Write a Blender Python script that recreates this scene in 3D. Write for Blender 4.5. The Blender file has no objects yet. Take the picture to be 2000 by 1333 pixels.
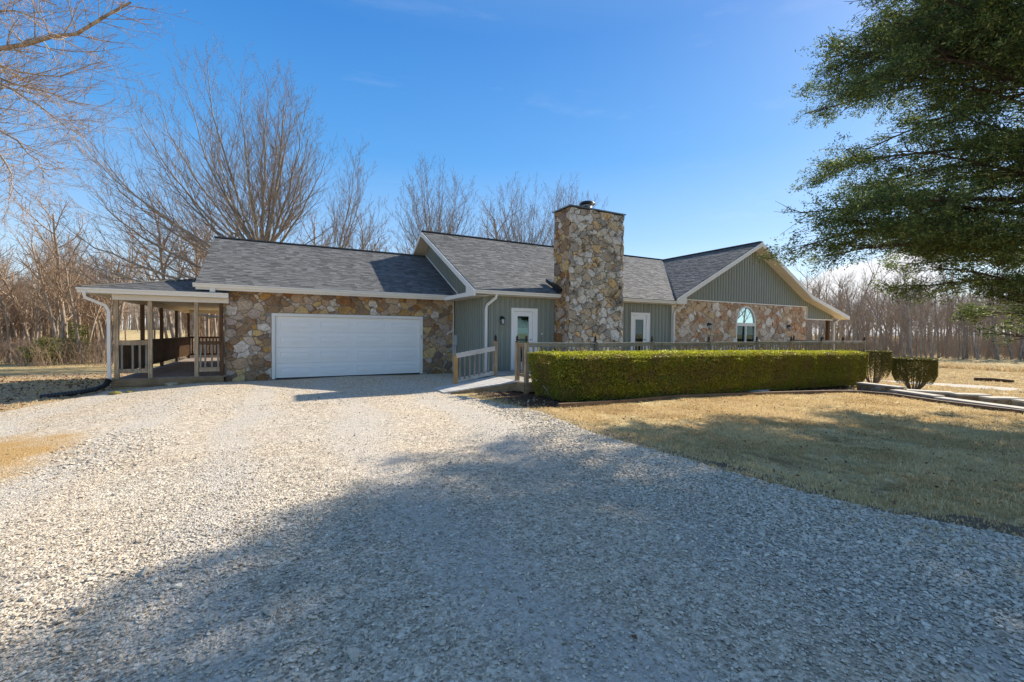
import bpy, bmesh, math, random
import numpy as np
from mathutils import Vector, Matrix
sc = bpy.context.scene
C = sc.collection
rad = math.radians
R = random.Random(7)
NP = np.random.default_rng(7)

# ------------------------------------------------------------------ camera, sky, sun, exposure
def cam_basis(yaw, p, r):
    cy, sy = math.cos(yaw), math.sin(yaw)
    f = np.array([sy, cy, 0.]); rt = np.array([cy, -sy, 0.]); up = np.array([0, 0, 1.])
    f2 = f*math.cos(p)+up*math.sin(p); u2 = up*math.cos(p)-f*math.sin(p)
    r2 = rt*math.cos(r)+u2*math.sin(r); u3 = u2*math.cos(r)-rt*math.sin(r)
    return r2, u3, f2
cd = bpy.data.cameras.new('camera'); cam = bpy.data.objects.new('camera', cd); C.objects.link(cam)
sc.camera = cam
_r, _u, _f = cam_basis(rad(27.954), rad(-1.158), rad(.4523))
cam.matrix_world = Matrix(((_r[0], _u[0], -_f[0], 0), (_r[1], _u[1], -_f[1], 0), (_r[2], _u[2], -_f[2], 1.63), (0, 0, 0, 1)))
cd.sensor_width = 36; cd.lens = 839.8/2000*36; cd.clip_start = .05; cd.clip_end = 3000

SUN_EL, SUN_AZ = 35.0, 9.5            # azimuth counted from +X towards +Y
sv = Vector((math.cos(rad(SUN_EL))*math.cos(rad(SUN_AZ)), math.cos(rad(SUN_EL))*math.sin(rad(SUN_AZ)), math.sin(rad(SUN_EL))))
ld = bpy.data.lights.new('sun', 'SUN'); ld.energy = 3.7; ld.angle = rad(.53); ld.color = (1, .93, .81)
lo = bpy.data.objects.new('sun', ld); C.objects.link(lo); lo.rotation_euler = sv.to_track_quat('Z', 'Y').to_euler()
lo.location = (20, 0, 30)
W = bpy.data.worlds.new('World'); sc.world = W; W.use_nodes = True
wn = W.node_tree.nodes; wl = W.node_tree.links; wn.clear()
sky = wn.new('ShaderNodeTexSky'); sky.sky_type = 'NISHITA'; sky.sun_disc = False
sky.sun_elevation = rad(SUN_EL); sky.sun_rotation = rad(90-SUN_AZ); sky.air_density = 1.0; sky.dust_density = .5; sky.ozone_density = 1.6
bg = wn.new('ShaderNodeBackground'); bg.inputs[1].default_value = .135
wo = wn.new('ShaderNodeOutputWorld'); hs = wn.new('ShaderNodeHueSaturation')
hs.inputs['Saturation'].default_value = 1.0; hs.inputs['Value'].default_value = 1.0
tc = wn.new('ShaderNodeTexCoord'); sep = wn.new('ShaderNodeSeparateXYZ'); wl.new(tc.outputs['Generated'], sep.inputs[0])
def wmath(op, a, b=None, c=None):
    n = wn.new('ShaderNodeMath'); n.operation = op
    for i, x in enumerate((a, b, c)):
        if x is None: continue
        if isinstance(x, (int, float)): n.inputs[i].default_value = x
        else: wl.new(x, n.inputs[i])
    return n.outputs[0]
# cumulus low over the horizon, all the way round, and faint cirrus higher up
mp = wn.new('ShaderNodeMapping'); wl.new(tc.outputs['Generated'], mp.inputs[0]); mp.inputs['Scale'].default_value = (1, 1, 1.6)
mp.inputs['Location'].default_value = (1.2, .7, .3)
cn = wn.new('ShaderNodeTexNoise'); wl.new(mp.outputs[0], cn.inputs[0]); cn.inputs['Scale'].default_value = 3.4; cn.inputs['Detail'].default_value = 7; cn.inputs['Roughness'].default_value = .52
band = wn.new('ShaderNodeMapRange'); wl.new(sep.outputs[2], band.inputs[0]); band.inputs[1].default_value = .05; band.inputs[2].default_value = .19
band.inputs[3].default_value = .06; band.inputs[4].default_value = -.22
cm = wmath('ADD', cn.outputs[0], band.outputs[0])
cr = wn.new('ShaderNodeMapRange'); wl.new(cm, cr.inputs[0]); cr.inputs[1].default_value = .545; cr.inputs[2].default_value = .60; cr.interpolation_type = 'SMOOTHSTEP'
mp2 = wn.new('ShaderNodeMapping'); wl.new(tc.outputs['Generated'], mp2.inputs[0]); mp2.inputs['Scale'].default_value = (.9, 2.2, 7); mp2.inputs['Rotation'].default_value = (.2, .35, .4)
cn2 = wn.new('ShaderNodeTexNoise'); wl.new(mp2.outputs[0], cn2.inputs[0]); cn2.inputs['Scale'].default_value = 2.2; cn2.inputs['Detail'].default_value = 8; cn2.inputs['Roughness'].default_value = .62
cr2 = wn.new('ShaderNodeMapRange'); wl.new(cn2.outputs[0], cr2.inputs[0]); cr2.inputs[1].default_value = .58; cr2.inputs[2].default_value = .85; cr2.inputs[4].default_value = .13
mix1 = wn.new('ShaderNodeMix'); mix1.data_type = 'RGBA'; mix2 = wn.new('ShaderNodeMix'); mix2.data_type = 'RGBA'
el = wn.new('ShaderNodeValToRGB'); er = el.color_ramp.elements
while len(er) < 7: er.new(.5)
for q, (p_, c_) in zip(er, ((0, (2.9, 3.3, 3.5)), (.07, (2.15, 2.85, 3.4)), (.2, (.9, 1.8, 3.05)), (.36, (.2, 1.16, 2.75)), (.56, (.03, .74, 2.3)), (.74, (.45, 1.0, 2.1)), (1, (.85, 1.2, 2.05)))): q.position = p_; q.color = (*[v/5 for v in c_], 1)
wl.new(wmath('MAXIMUM', sep.outputs[2], 0.0), el.inputs[0]); sc5 = wn.new('ShaderNodeVectorMath'); sc5.operation = 'SCALE'; sc5.inputs['Scale'].default_value = 5; wl.new(el.outputs[0], sc5.inputs[0])
mx0 = wn.new('ShaderNodeMix'); mx0.data_type = 'RGBA'; mx0.inputs[0].default_value = .84
wl.new(sky.outputs[0], hs.inputs['Color']); wl.new(hs.outputs[0], mx0.inputs[6]); wl.new(sc5.outputs[0], mx0.inputs[7]); wl.new(mx0.outputs[2], mix1.inputs[6]); wl.new(cr2.outputs[0], mix1.inputs[0]); mix1.inputs[7].default_value = (3.2, 3.4, 3.7, 1)
wl.new(mix1.outputs[2], mix2.inputs[6]); wl.new(cr.outputs[0], mix2.inputs[0]); mix2.inputs[7].default_value = (3.5, 3.55, 3.65, 1)
wl.new(mix2.outputs[2], bg.inputs[0]); wl.new(bg.outputs[0], wo.inputs[0])
vs = sc.view_settings; vs.view_transform = 'Standard'; vs.look = 'None'; vs.exposure = 1.16; vs.gamma = 1; vs.use_curve_mapping = False
sc.render.engine = 'CYCLES'
try: sc.cycles.use_denoising = True
except Exception: pass
sc.cycles.max_bounces = 6; sc.cycles.transparent_max_bounces = 8

# ------------------------------------------------------------------ materials
def nmat(name):
    m = bpy.data.materials.new(name); m.use_nodes = True
    nt = m.node_tree; b = nt.nodes['Principled BSDF']
    return m, nt, b
def mth(nt, op, a, b=None, clamp=False):
    n = nt.nodes.new('ShaderNodeMath'); n.operation = op; n.use_clamp = clamp
    for i, x in enumerate((a, b)):
        if x is None: continue
        if isinstance(x, (int, float)): n.inputs[i].default_value = x
        else: nt.links.new(x, n.inputs[i])
    return n.outputs[0]
def noise(nt, scale, detail=4, rough=.55, vec=None, dist=0.0):
    n = nt.nodes.new('ShaderNodeTexNoise'); n.inputs['Scale'].default_value = scale; n.inputs['Detail'].default_value = detail
    n.inputs['Roughness'].default_value = rough; n.inputs['Distortion'].default_value = dist
    if vec is not None: nt.links.new(vec, n.inputs[0])
    return n.outputs[0]
def ramp(nt, fac, stops, interp='LINEAR'):
    n = nt.nodes.new('ShaderNodeValToRGB'); n.color_ramp.interpolation = interp
    e = n.color_ramp.elements
    while len(e) < len(stops): e.new(.5)
    for q, (p, c) in zip(e, stops): q.position = p; q.color = (*c, 1) if len(c) == 3 else c
    nt.links.new(fac, n.inputs[0]); return n.outputs[0]
def mixc(nt, fac, a, b, mode='MIX'):
    n = nt.nodes.new('ShaderNodeMix'); n.data_type = 'RGBA'; n.blend_type = mode
    for i, x in ((0, fac), (6, a), (7, b)):
        if isinstance(x, (int, float)): n.inputs[i].default_value = x
        elif isinstance(x, tuple): n.inputs[i].default_value = (*x, 1)
        else: nt.links.new(x, n.inputs[i])
    return n.outputs[2]
def bump(nt, b, h, strength=.4, dist=.01):
    n = nt.nodes.new('ShaderNodeBump'); n.inputs['Strength'].default_value = strength; n.inputs['Distance'].default_value = dist
    nt.links.new(h, n.inputs['Height']); nt.links.new(n.outputs[0], b.inputs['Normal'])
def pos(nt, sx=1, sy=1, sz=1, src='Position'):
    if src == 'Position':
        g = nt.nodes.new('ShaderNodeNewGeometry').outputs['Position']
    else: g = nt.nodes.new('ShaderNodeTexCoord').outputs['Object']
    m = nt.nodes.new('ShaderNodeMapping'); nt.links.new(g, m.inputs[0]); m.inputs['Scale'].default_value = (sx, sy, sz)
    return m.outputs[0]
def rnd(nt):
    a = nt.nodes.new('ShaderNodeObjectInfo').outputs['Random']; b = nt.nodes.new('ShaderNodeNewGeometry').outputs['Random Per Island']
    return mth(nt, 'FRACT', mth(nt, 'ADD', a, b))
def setbase(nt, b, c, rough=.7, spec=.3):
    if isinstance(c, tuple): b.inputs['Base Color'].default_value = (*c, 1)
    else: nt.links.new(c, b.inputs['Base Color'])
    b.inputs['Roughness'].default_value = rough; b.inputs['Specular IOR Level'].default_value = spec

def m_plain(name, col, rough=.6, var=.12, nscale=6, spec=.3, bs=.15):
    m, nt, b = nmat(name)
    n = noise(nt, nscale, 5, .6, pos(nt))
    c = mixc(nt, n, tuple(x*(1-var*1.4) for x in col), tuple(min(1, x*(1+var*.7)) for x in col))
    setbase(nt, b, c, rough, spec); bump(nt, b, noise(nt, nscale*14, 3, .6, pos(nt)), bs, .004)
    return m
def m_stone(name, stops, stain=.35, light=1.15):
    light *= 1.18
    m, nt, b = nmat(name)
    r = rnd(nt); c = ramp(nt, r, [(p, tuple(x*light for x in k)) for p, k in stops], 'CONSTANT')
    p = pos(nt)
    n1 = noise(nt, 9, 6, .65, p, .6)
    c = mixc(nt, mth(nt, 'MULTIPLY', ramp(nt, n1, [(.42, (0, 0, 0)), (.66, (1, 1, 1))]), .55), c, (.30*light, .22*light, .14*light))
    n3 = noise(nt, 26, 5, .7, p)
    c = mixc(nt, 1.0, c, ramp(nt, n3, [(.3, (.55, .53, .5)), (.55, (1, 1, 1)), (.8, (1.25, 1.22, 1.18))]), 'MULTIPLY')
    n2 = noise(nt, 2.6, 5, .7, p, .8)
    st = mth(nt, 'MULTIPLY', ramp(nt, n2, [(.5, (0, 0, 0)), (.68, (1, 1, 1))]), stain)
    c = mixc(nt, st, c, (.045, .038, .03))
    setbase(nt, b, c, .88, .2); bump(nt, b, mth(nt, 'ADD', n3, mth(nt, 'MULTIPLY', n1, .8)), .8, .02)
    return m
def m_wood(name, c1, c2, c3, axis='Z', rough=.75):
    m, nt, b = nmat(name)
    s = {'X': (1.2, 26, 26), 'Y': (26, 1.2, 26), 'Z': (26, 26, 1.2)}[axis]
    n = noise(nt, 1.6, 6, .65, pos(nt, *s, src='Object'), .5)
    n2 = noise(nt, 3.0, 4, .6, pos(nt))
    c = ramp(nt, n, [(.3, c1), (.5, c2), (.72, c3)])
    c = mixc(nt, mth(nt, 'MULTIPLY', rnd(nt), .35), c, c1)
    c = mixc(nt, mth(nt, 'MULTIPLY', ramp(nt, n2, [(.45, (0, 0, 0)), (.7, (1, 1, 1))]), .45), c, tuple(x*.45 for x in c1))
    setbase(nt, b, c, rough, .25); bump(nt, b, n, .45, .006)
    return m
def m_leaf(name, stops, trans=.3, rough=.5, patch=None):
    m, nt, b = nmat(name)
    c = ramp(nt, rnd(nt), stops)
    if patch:
        n = noise(nt, patch[0], 4, .6, pos(nt)); c = mixc(nt, ramp(nt, n, [(.42, (0, 0, 0)), (.62, (1, 1, 1))]), c, ramp(nt, rnd(nt), patch[1]))
    setbase(nt, b, c, rough, .3)
    t = nt.nodes.new('ShaderNodeBsdfTranslucent'); nt.links.new(c, t.inputs[0])
    mx = nt.nodes.new('ShaderNodeMixShader'); mx.inputs[0].default_value = trans
    nt.links.new(b.outputs[0], mx.inputs[1]); nt.links.new(t.outputs[0], mx.inputs[2])
    nt.links.new(mx.outputs[0], nt.nodes['Material Output'].inputs[0])
    return m
def m_bark(name, c1, c2):
    m, nt, b = nmat(name)
    n = noise(nt, 2.2, 6, .65, pos(nt, 3, 3, .8)); c = ramp(nt, n, [(.35, c1), (.65, c2)])
    c = mixc(nt, mth(nt, 'MULTIPLY', nt.nodes.new('ShaderNodeObjectInfo').outputs['Random'], .5), c, c1)
    setbase(nt, b, c, .9, .15); return m

M = {}
M['stone_warm'] = m_stone('fieldstone_warm', [(0, (.42, .29, .18)), (.16, (.26, .16, .09)), (.3, (.5, .40, .30)), (.42, (.42, .23, .07)), (.5, (.26, .11, .035)), (.58, (.44, .34, .27)), (.7, (.54, .37, .16)), (.8, (.2, .14, .10)), (.9, (.62, .54, .45))], .35, 1.12)
M['stone_grey'] = m_stone('fieldstone_grey', [(0, (.42, .38, .31)), (.2, (.26, .22, .17)), (.36, (.46, .43, .38)), (.5, (.38, .3, .19)), (.6, (.22, .2, .17)), (.72, (.5, .47, .42)), (.82, (.34, .27, .19)), (.9, (.46, .3, .14))], .78, 1.5)
M['stone_pink'] = m_stone('fieldstone_tan', [(0, (.5, .36, .24)), (.18, (.66, .55, .43)), (.34, (.38, .24, .15)), (.48, (.58, .42, .26)), (.58, (.46, .25, .14)), (.68, (.76, .67, .57)), (.82, (.5, .37, .27)), (.92, (.58, .31, .16))], .12, 1.15)
M['stone_wall'] = m_stone('garden_wall_stone', [(0, (.36, .28, .2)), (.3, (.3, .2, .12)), (.6, (.45, .38, .3)), (.8, (.36, .22, .1))], .2)
M['mortar'] = m_plain('mortar', (0.31, 0.28, 0.23), .95, .35, 8, .1, .5)
M['mortar_dark'] = m_plain('dark_joint_mortar', (.12, .10, .075), .95, .5, 8, .1, .6)  # chimney joints, darker than the other mortars
M['mortar_light'] = m_plain('mortar_light', (0.43, 0.35, 0.26), .95, .3, 8, .1, .5)
M['siding'] = m_plain('sage_green_vinyl', (.265, .28, .225), .38, .08, 2, .5, .05)
M['siding_blue'] = M['siding']
M['white'] = m_plain('white_trim', (.82, .77, .68), .45, .05, 2, .4, .03)
M['door_white'] = m_plain('white_door_paint', (.90, .86, .79), .4, .03, 2, .4, .03)
M['soffit'] = m_plain('cream_soffit', (.74, .65, .52), .6, .06, 3, .3, .03)
M['black'] = m_plain('black_metal', (.015, .015, .016), .4, .1, 8, .5, .05)
M['dark'] = m_plain('dark_interior', (.02, .02, .02), .9)
M['blind'] = m_plain('window_blind', (.52, .54, .5), .6, .05)
M['metal'] = m_plain('galvanised_metal', (.35, .36, .37), .35, .2, 6, .5, .05); M['metal'].node_tree.nodes['Principled BSDF'].inputs['Metallic'].default_value = .8
M['box_grey'] = m_plain('pale_grey_plastic', (.5, .51, .5), .5, .06)
M['brass'] = m_plain('door_knob_metal', (.2, .18, .15), .3, .1)
M['pipe'] = m_plain('black_plastic_pipe', (.016, .016, .018), .45, .2, 8, .5)
M['wood_post'] = m_wood('weathered_post', (.26, .17, .085), (.48, .35, .21), (.66, .55, .4))
M['wood_grey'] = m_wood('weathered_grey_wood', (.22, .19, .15), (.40, .365, .31), (.55, .52, .46), 'X')
M['wood_greyZ'] = m_wood('weathered_grey_wood_upright', (.15, .13, .10), (.28, .25, .2), (.40, .36, .3))
M['wood_picket'] = m_wood('tan_weathered_picket', (.22, .17, .11), (.38, .30, .21), (.5, .42, .32))
M['wood_brown'] = m_wood('brown_stained_wood', (.06, .03, .014), (.13, .07, .032), (.2, .12, .06))
M['wood_new'] = m_wood('fresh_orange_wood', (.38, .2, .07), (.5, .29, .11), (.56, .36, .16))
M['wood_tan'] = m_wood('tan_joist_wood', (.2, .12, .055), (.34, .23, .12), (.44, .32, .19), 'X')
M['plank'] = m_wood('sun_bleached_plank', (.44, .40, .34), (.60, .56, .5), (.72, .68, .61), 'Y')
M['plank_porch'] = m_wood('porch_floor_plank', (.2, .155, .12), (.32, .25, .2), (.42, .35, .28), 'Y')
M['finial'] = m_wood('dark_finial_wood', (.03, .022, .015), (.07, .05, .035), (.12, .09, .06))
M['edging'] = m_wood('landscape_timber', (.12, .07, .035), (.22, .14, .08), (.33, .23, .14), 'X')
M['bark'] = m_bark('grey_bark', (.19, .16, .13), (.44, .38, .31))
M['bark_warm'] = m_bark('warm_lit_bark', (.2, .15, .11), (.54, .43, .32))
M['bark_far'] = m_bark('far_wood_bark', (.2, .165, .13), (.48, .41, .33))
M['twig'] = m_bark('brown_twigs', (.22, .175, .14), (.42, .34, .27))
M['twig_warm'] = m_bark('tan_twigs', (.28, .19, .125), (.52, .38, .26))
M['twig_far'] = m_bark('grey_brown_twigs', (.28, .215, .165), (.5, .41, .32))
M['bark_cedar'] = m_bark('cedar_bark', (.06, .04, .028), (.17, .11, .075))
M['cedar'] = m_leaf('cedar_sprays', [(0, (.05, .085, .03)), (.5, (.11, .155, .045)), (.85, (.22, .27, .07)), (1, (.42, .42, .13))], .42, .6)
M['cedar_small'] = m_leaf('young_cedar_sprays', [(0, (.12, .14, .03)), (1, (.34, .32, .08))], .3, .6)
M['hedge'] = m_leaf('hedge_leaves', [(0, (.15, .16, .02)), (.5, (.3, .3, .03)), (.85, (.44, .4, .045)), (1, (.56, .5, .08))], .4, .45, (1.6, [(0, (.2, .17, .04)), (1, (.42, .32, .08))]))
M['hedge_top'] = m_leaf('hedge_top_lime', [(0, (.2, .22, .012)), (.4, (.42, .42, .015)), (.85, (.6, .56, .03)), (1, (.72, .66, .1))], .4, .45)  # lime leaves for the hedge top, lighter than the sides
M['hedge_core'] = m_plain('hedge_core_dark', (.03, .026, .014), .95, .4, 12)  # for the added core that blocks light inside the hedge
M['shrub'] = m_leaf('shrub_leaves', [(0, (.09, .10, .02)), (.6, (.2, .18, .04)), (1, (.32, .26, .07))], .25, .5)
M['mulch_leaf'] = m_leaf('fallen_leaves', [(0, (.12, .06, .03)), (.5, (.25, .13, .07)), (.85, (.4, .25, .15)), (1, (.55, .42, .3))], .15, .7)
M['beech'] = m_leaf('clinging_dead_leaves', [(0, (.2, .1, .05)), (1, (.42, .25, .14))], .3, .7)
M['blade'] = m_leaf('grass_blades', [(0, (.66, .49, .23)), (.5, (.8, .61, .32)), (1, (.88, .74, .46))], .35, .7, (.55, [(0, (.42, .29, .12)), (.5, (.64, .45, .21)), (1, (.78, .59, .31))]))
M['tall_grass'] = m_leaf('dry_field_grass', [(0, (.6, .44, .22)), (1, (.8, .64, .38))], .3, .7)

def m_shingle():
    m, nt, b = nmat('grey_asphalt_shingle')
    r = rnd(nt); c = ramp(nt, r, [(0, (.092, .09, .086)), (.35, (.125, .122, .117)), (.7, (.155, .151, .145)), (1, (.19, .185, .177))])
    n = noise(nt, 160, 2, .6, pos(nt)); c = mixc(nt, 1.0, c, ramp(nt, n, [(.3, (.6, .6, .6)), (.7, (1.35, 1.35, 1.35))]), 'MULTIPLY')
    n2 = noise(nt, .8, 4, .6, pos(nt)); c = mixc(nt, mth(nt, 'MULTIPLY', n2, .15), c, (.14, .13, .12))
    setbase(nt, b, c, .85, .25); bump(nt, b, n, .5, .004); return m
M['shingle'] = m_shingle()
def m_gravel():
    m, nt, b = nmat('limestone_gravel')
    p = pos(nt)
    v = nt.nodes.new('ShaderNodeTexVoronoi'); v.inputs['Scale'].default_value = 62; nt.links.new(p, v.inputs[0])
    v2 = nt.nodes.new('ShaderNodeTexVoronoi'); v2.inputs['Scale'].default_value = 24; nt.links.new(p, v2.inputs[0])
    sx = nt.nodes.new('ShaderNodeSeparateColor'); nt.links.new(v.outputs['Color'], sx.inputs[0])
    sx2 = nt.nodes.new('ShaderNodeSeparateColor'); nt.links.new(v2.outputs['Color'], sx2.inputs[0])
    c = ramp(nt, sx.outputs[0], [(0, (.2, .19, .18)), (.10, (.42, .395, .36)), (.5, (.55, .52, .475)), (.85, (.66, .63, .58)), (1, (.76, .74, .7))])
    c2 = ramp(nt, sx2.outputs[0], [(0, (.6, .58, .56)), (.5, (1, 1, 1)), (1, (1.25, 1.25, 1.25))])
    c = mixc(nt, .8, c, c2, 'MULTIPLY')
    big = noise(nt, .35, 5, .6, p, .4)
    tan = mixc(nt, 1.0, c, (1.12, .95, .74), 'MULTIPLY'); gry = mixc(nt, 1.0, c, (1.08, .975, .82), 'MULTIPLY')
    c = mixc(nt, ramp(nt, big, [(.38, (0, 0, 0)), (.62, (1, 1, 1))]), tan, gry)
    w_ = nt.nodes.new('ShaderNodeSeparateXYZ'); nt.links.new(p, w_.inputs[0])
    lane = mth(nt, 'ADD', mth(nt, 'MULTIPLY', w_.outputs[0], 1.0), mth(nt, 'MULTIPLY', noise(nt, .22, 2, .5, p), 3.0))
    lane = mth(nt, 'ABSOLUTE', mth(nt, 'SINE', mth(nt, 'MULTIPLY', lane, 1.75)))
    c = mixc(nt, mth(nt, 'MULTIPLY', ramp(nt, lane, [(.72, (0, 0, 0)), (.98, (1, 1, 1))]), .55), c, (.56, .50, .42))
    # patch of bare ochre dirt at the left edge of the drive
    g = nt.nodes.new('ShaderNodeNewGeometry').outputs['Position']
    d = nt.nodes.new('ShaderNodeVectorMath'); d.operation = 'SUBTRACT'; nt.links.new(g, d.inputs[0]); d.inputs[1].default_value = (-3.8, 7.7, 0)
    d2 = nt.nodes.new('ShaderNodeVectorMath'); d2.operation = 'MULTIPLY'; nt.links.new(d.outputs[0], d2.inputs[0]); d2.inputs[1].default_value = (.75, .5, 0)
    d3 = nt.nodes.new('ShaderNodeVectorMath'); d3.operation = 'LENGTH'; nt.links.new(d2.outputs[0], d3.inputs[0])
    e = mth(nt, 'ADD', d3.outputs['Value'], mth(nt, 'MULTIPLY', noise(nt, 1.6, 5, .6, p), 1.3))
    f = ramp(nt, e, [(0, (1, 1, 1)), (.95, (.9, .9, .9)), (1.0, (0, 0, 0))])
    mr = nt.nodes.new('ShaderNodeMapRange'); nt.links.new(e, mr.inputs[0]); mr.inputs[1].default_value = 1.25; mr.inputs[2].default_value = 1.8; mr.inputs[3].default_value = .95; mr.inputs[4].default_value = 0
    c = mixc(nt, mr.outputs[0], c, mixc(nt, sx.outputs[1], (.42, .24, .08), (.56, .35, .13)))
    setbase(nt, b, c, .95, .15)
    h = mth(nt, 'ADD', mth(nt, 'MULTIPLY', v.outputs['Distance'], -1.0), mth(nt, 'MULTIPLY', v2.outputs['Distance'], -.8))
    bump(nt, b, mth(nt, 'ADD', h, noise(nt, 90, 3, .6, p)), .9, .012)
    return m
M['gravel'] = m_gravel()
def m_chip(name, warm):
    m, nt, b = nmat(name)
    c = ramp(nt, rnd(nt), [(0, (.2, .19, .18)), (.12, (.38, .365, .34)), (.5, (.54, .52, .485)), (.85, (.63, .61, .57)), (1, (.74, .72, .69))])
    c = mixc(nt, 1.0, c, warm, 'MULTIPLY'); n = noise(nt, 60, 3, .6, pos(nt))
    c = mixc(nt, 1.0, c, ramp(nt, n, [(.3, (.75, .74, .72)), (.7, (1.15, 1.15, 1.15))]), 'MULTIPLY')
    setbase(nt, b, c, .9, .2); return m
M['chip'] = m_chip('limestone_chips', (1.10, .985, .82)); M['chip_tan'] = m_chip('tan_limestone_chips', (1.12, .96, .74))
def m_ground():
    m, nt, b = nmat('dormant_turf')
    p = pos(nt)
    n1 = noise(nt, .7, 7, .75, p, .8); n2 = noise(nt, 4, 6, .75, p, .6); n3 = noise(nt, 40, 4, .7, p)
    c = ramp(nt, n1, [(.34, (.28, .19, .09)), (.44, (.52, .37, .17)), (.56, (.68, .52, .26)), (.68, (.78, .63, .36))])
    c = mixc(nt, ramp(nt, n2, [(.45, (0, 0, 0)), (.7, (.7, .7, .7))]), c, (.24, .18, .07))
    n4 = noise(nt, 1.5, 6, .7, p, 1.0); c = mixc(nt, ramp(nt, n4, [(.58, (0, 0, 0)), (.68, (.75, .75, .75))]), c, (.20, .13, .075))
    c = mixc(nt, 1.0, c, ramp(nt, n3, [(.3, (.45, .43, .4)), (.6, (1.15, 1.15, 1.15))]), 'MULTIPLY')
    setbase(nt, b, c, .95, .1); bump(nt, b, mth(nt, 'ADD', n3, n2), .9, .04); return m
M['turf'] = m_ground()
M['cap_stone'] = m_plain('pale_cap_stone', (.62, .56, .47), .9, .3, 5, .1, .5)
M['soil'] = m_plain('dark_soil', (.2, .15, .10), .95, .6, 9, .1, .9)
M['litter'] = m_plain('leaf_litter', (.5, .36, .2), .95, .6, 3, .1, .8)
M['mulch'] = m_plain('mulch_bed', (.13, .075, .045), .95, .7, 14, .1, 1.0)
def m_glass():
    m, nt, b = nmat('window_glass')
    gl = nt.nodes.new('ShaderNodeBsdfGlossy'); gl.inputs['Roughness'].default_value = .01; gl.inputs[0].default_value = (.55, .76, .80, 1)
    tr = nt.nodes.new('ShaderNodeBsdfTransparent'); tr.inputs[0].default_value = (.8, .9, .88, 1)
    fr = nt.nodes.new('ShaderNodeFresnel'); fr.inputs[0].default_value = 1.5
    f = mth(nt, 'ADD', mth(nt, 'MULTIPLY', fr.outputs[0], 1.0), .05, True)
    mx = nt.nodes.new('ShaderNodeMixShader'); nt.links.new(f, mx.inputs[0]); nt.links.new(tr.outputs[0], mx.inputs[1]); nt.links.new(gl.outputs[0], mx.inputs[2])
    nt.links.new(mx.outputs[0], nt.nodes['Material Output'].inputs[0]); return m
M['glass'] = m_glass()

# ------------------------------------------------------------------ mesh helpers
WO = {}
def worg(o): return WO.get(o.name, Vector((0, 0, 0))) if o is not None else Vector((0, 0, 0))
class MB:
    def __init__(s): s.v = []; s.f = []
    def add(s, vs, fs):
        n = len(s.v); s.v += [tuple(q) for q in vs]; s.f += [tuple(n+i for i in f) for f in fs]; return s
    def box(s, x0, x1, y0, y1, z0, z1):
        return s.add([(x0, y0, z0), (x1, y0, z0), (x1, y1, z0), (x0, y1, z0), (x0, y0, z1), (x1, y0, z1), (x1, y1, z1), (x0, y1, z1)],
                     [(0, 3, 2, 1), (4, 5, 6, 7), (0, 1, 5, 4), (1, 2, 6, 5), (2, 3, 7, 6), (3, 0, 4, 7)])
    def bar(s, a, b, w, h, up=(0, 0, 1)):
        a = Vector(a); b = Vector(b); t = (b-a).normalized(); up = Vector(up)
        r = t.cross(up)
        if r.length < 1e-3: r = t.cross(Vector((1, 0, 0)))
        r.normalize(); u = r.cross(t)
        vs = [p+r*i*w/2+u*j*h/2 for p in (a, b) for i, j in ((-1, -1), (1, -1), (1, 1), (-1, 1))]
        return s.add(vs, [(0, 1, 2, 3), (7, 6, 5, 4), (0, 4, 5, 1), (1, 5, 6, 2), (2, 6, 7, 3), (3, 7, 4, 0)])
    def prism(s, poly, off):
        n = len(poly); off = Vector(off); a = [Vector(p) for p in poly]
        return s.add(a+[p+off for p in a], [tuple(range(n))[::-1], tuple(range(n, 2*n))]+[(i, (i+1) % n, n+(i+1) % n, n+i) for i in range(n)])
    def tube(s, pts, rs, n=6):
        pts = [Vector(p) for p in pts]
        if not isinstance(rs, (list, tuple)): rs = [rs]*len(pts)
        base = len(s.v); ref = Vector((0, 0, 1)) if abs((pts[-1]-pts[0]).normalized().z) < .8 else Vector((0, 1, 0))
        for i, p in enumerate(pts):
            t = (pts[min(i+1, len(pts)-1)]-pts[max(i-1, 0)]).normalized(); r = t.cross(ref).normalized(); u = r.cross(t)
            for k in range(n):
                a = 2*math.pi*(k+.5)/n; s.v.append(tuple(p+r*math.cos(a)*rs[i]+u*math.sin(a)*rs[i]))
        for i in range(len(pts)-1):
            for k in range(n): s.f.append((base+i*n+k, base+i*n+(k+1) % n, base+(i+1)*n+(k+1) % n, base+(i+1)*n+k))
        s.f.append(tuple(base+k for k in range(n))[::-1]); s.f.append(tuple(base+(len(pts)-1)*n+k for k in range(n)))
        return s
    def lathe(s, c, prof, n=12):
        base = len(s.v); c = Vector(c)
        for r, z in prof:
            for k in range(n): a = 2*math.pi*(k+.5)/n; s.v.append((c.x+r*math.cos(a), c.y+r*math.sin(a), c.z+z))
        for i in range(len(prof)-1):
            for k in range(n): s.f.append((base+i*n+k, base+i*n+(k+1) % n, base+(i+1)*n+(k+1) % n, base+(i+1)*n+k))
        s.f.append(tuple(base+k for k in range(n))[::-1]); s.f.append(tuple(base+(len(prof)-1)*n+k for k in range(n)))
        return s
def link(name, me, mat, parent=None, org=(0, 0, 0)):
    o = bpy.data.objects.new(name, me); C.objects.link(o)
    if mat is not None and not len(me.materials): me.materials.append(M[mat] if isinstance(mat, str) else mat)
    org = Vector(org); o.parent = parent; o.location = org-worg(parent); WO[o.name] = org
    return o
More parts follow.
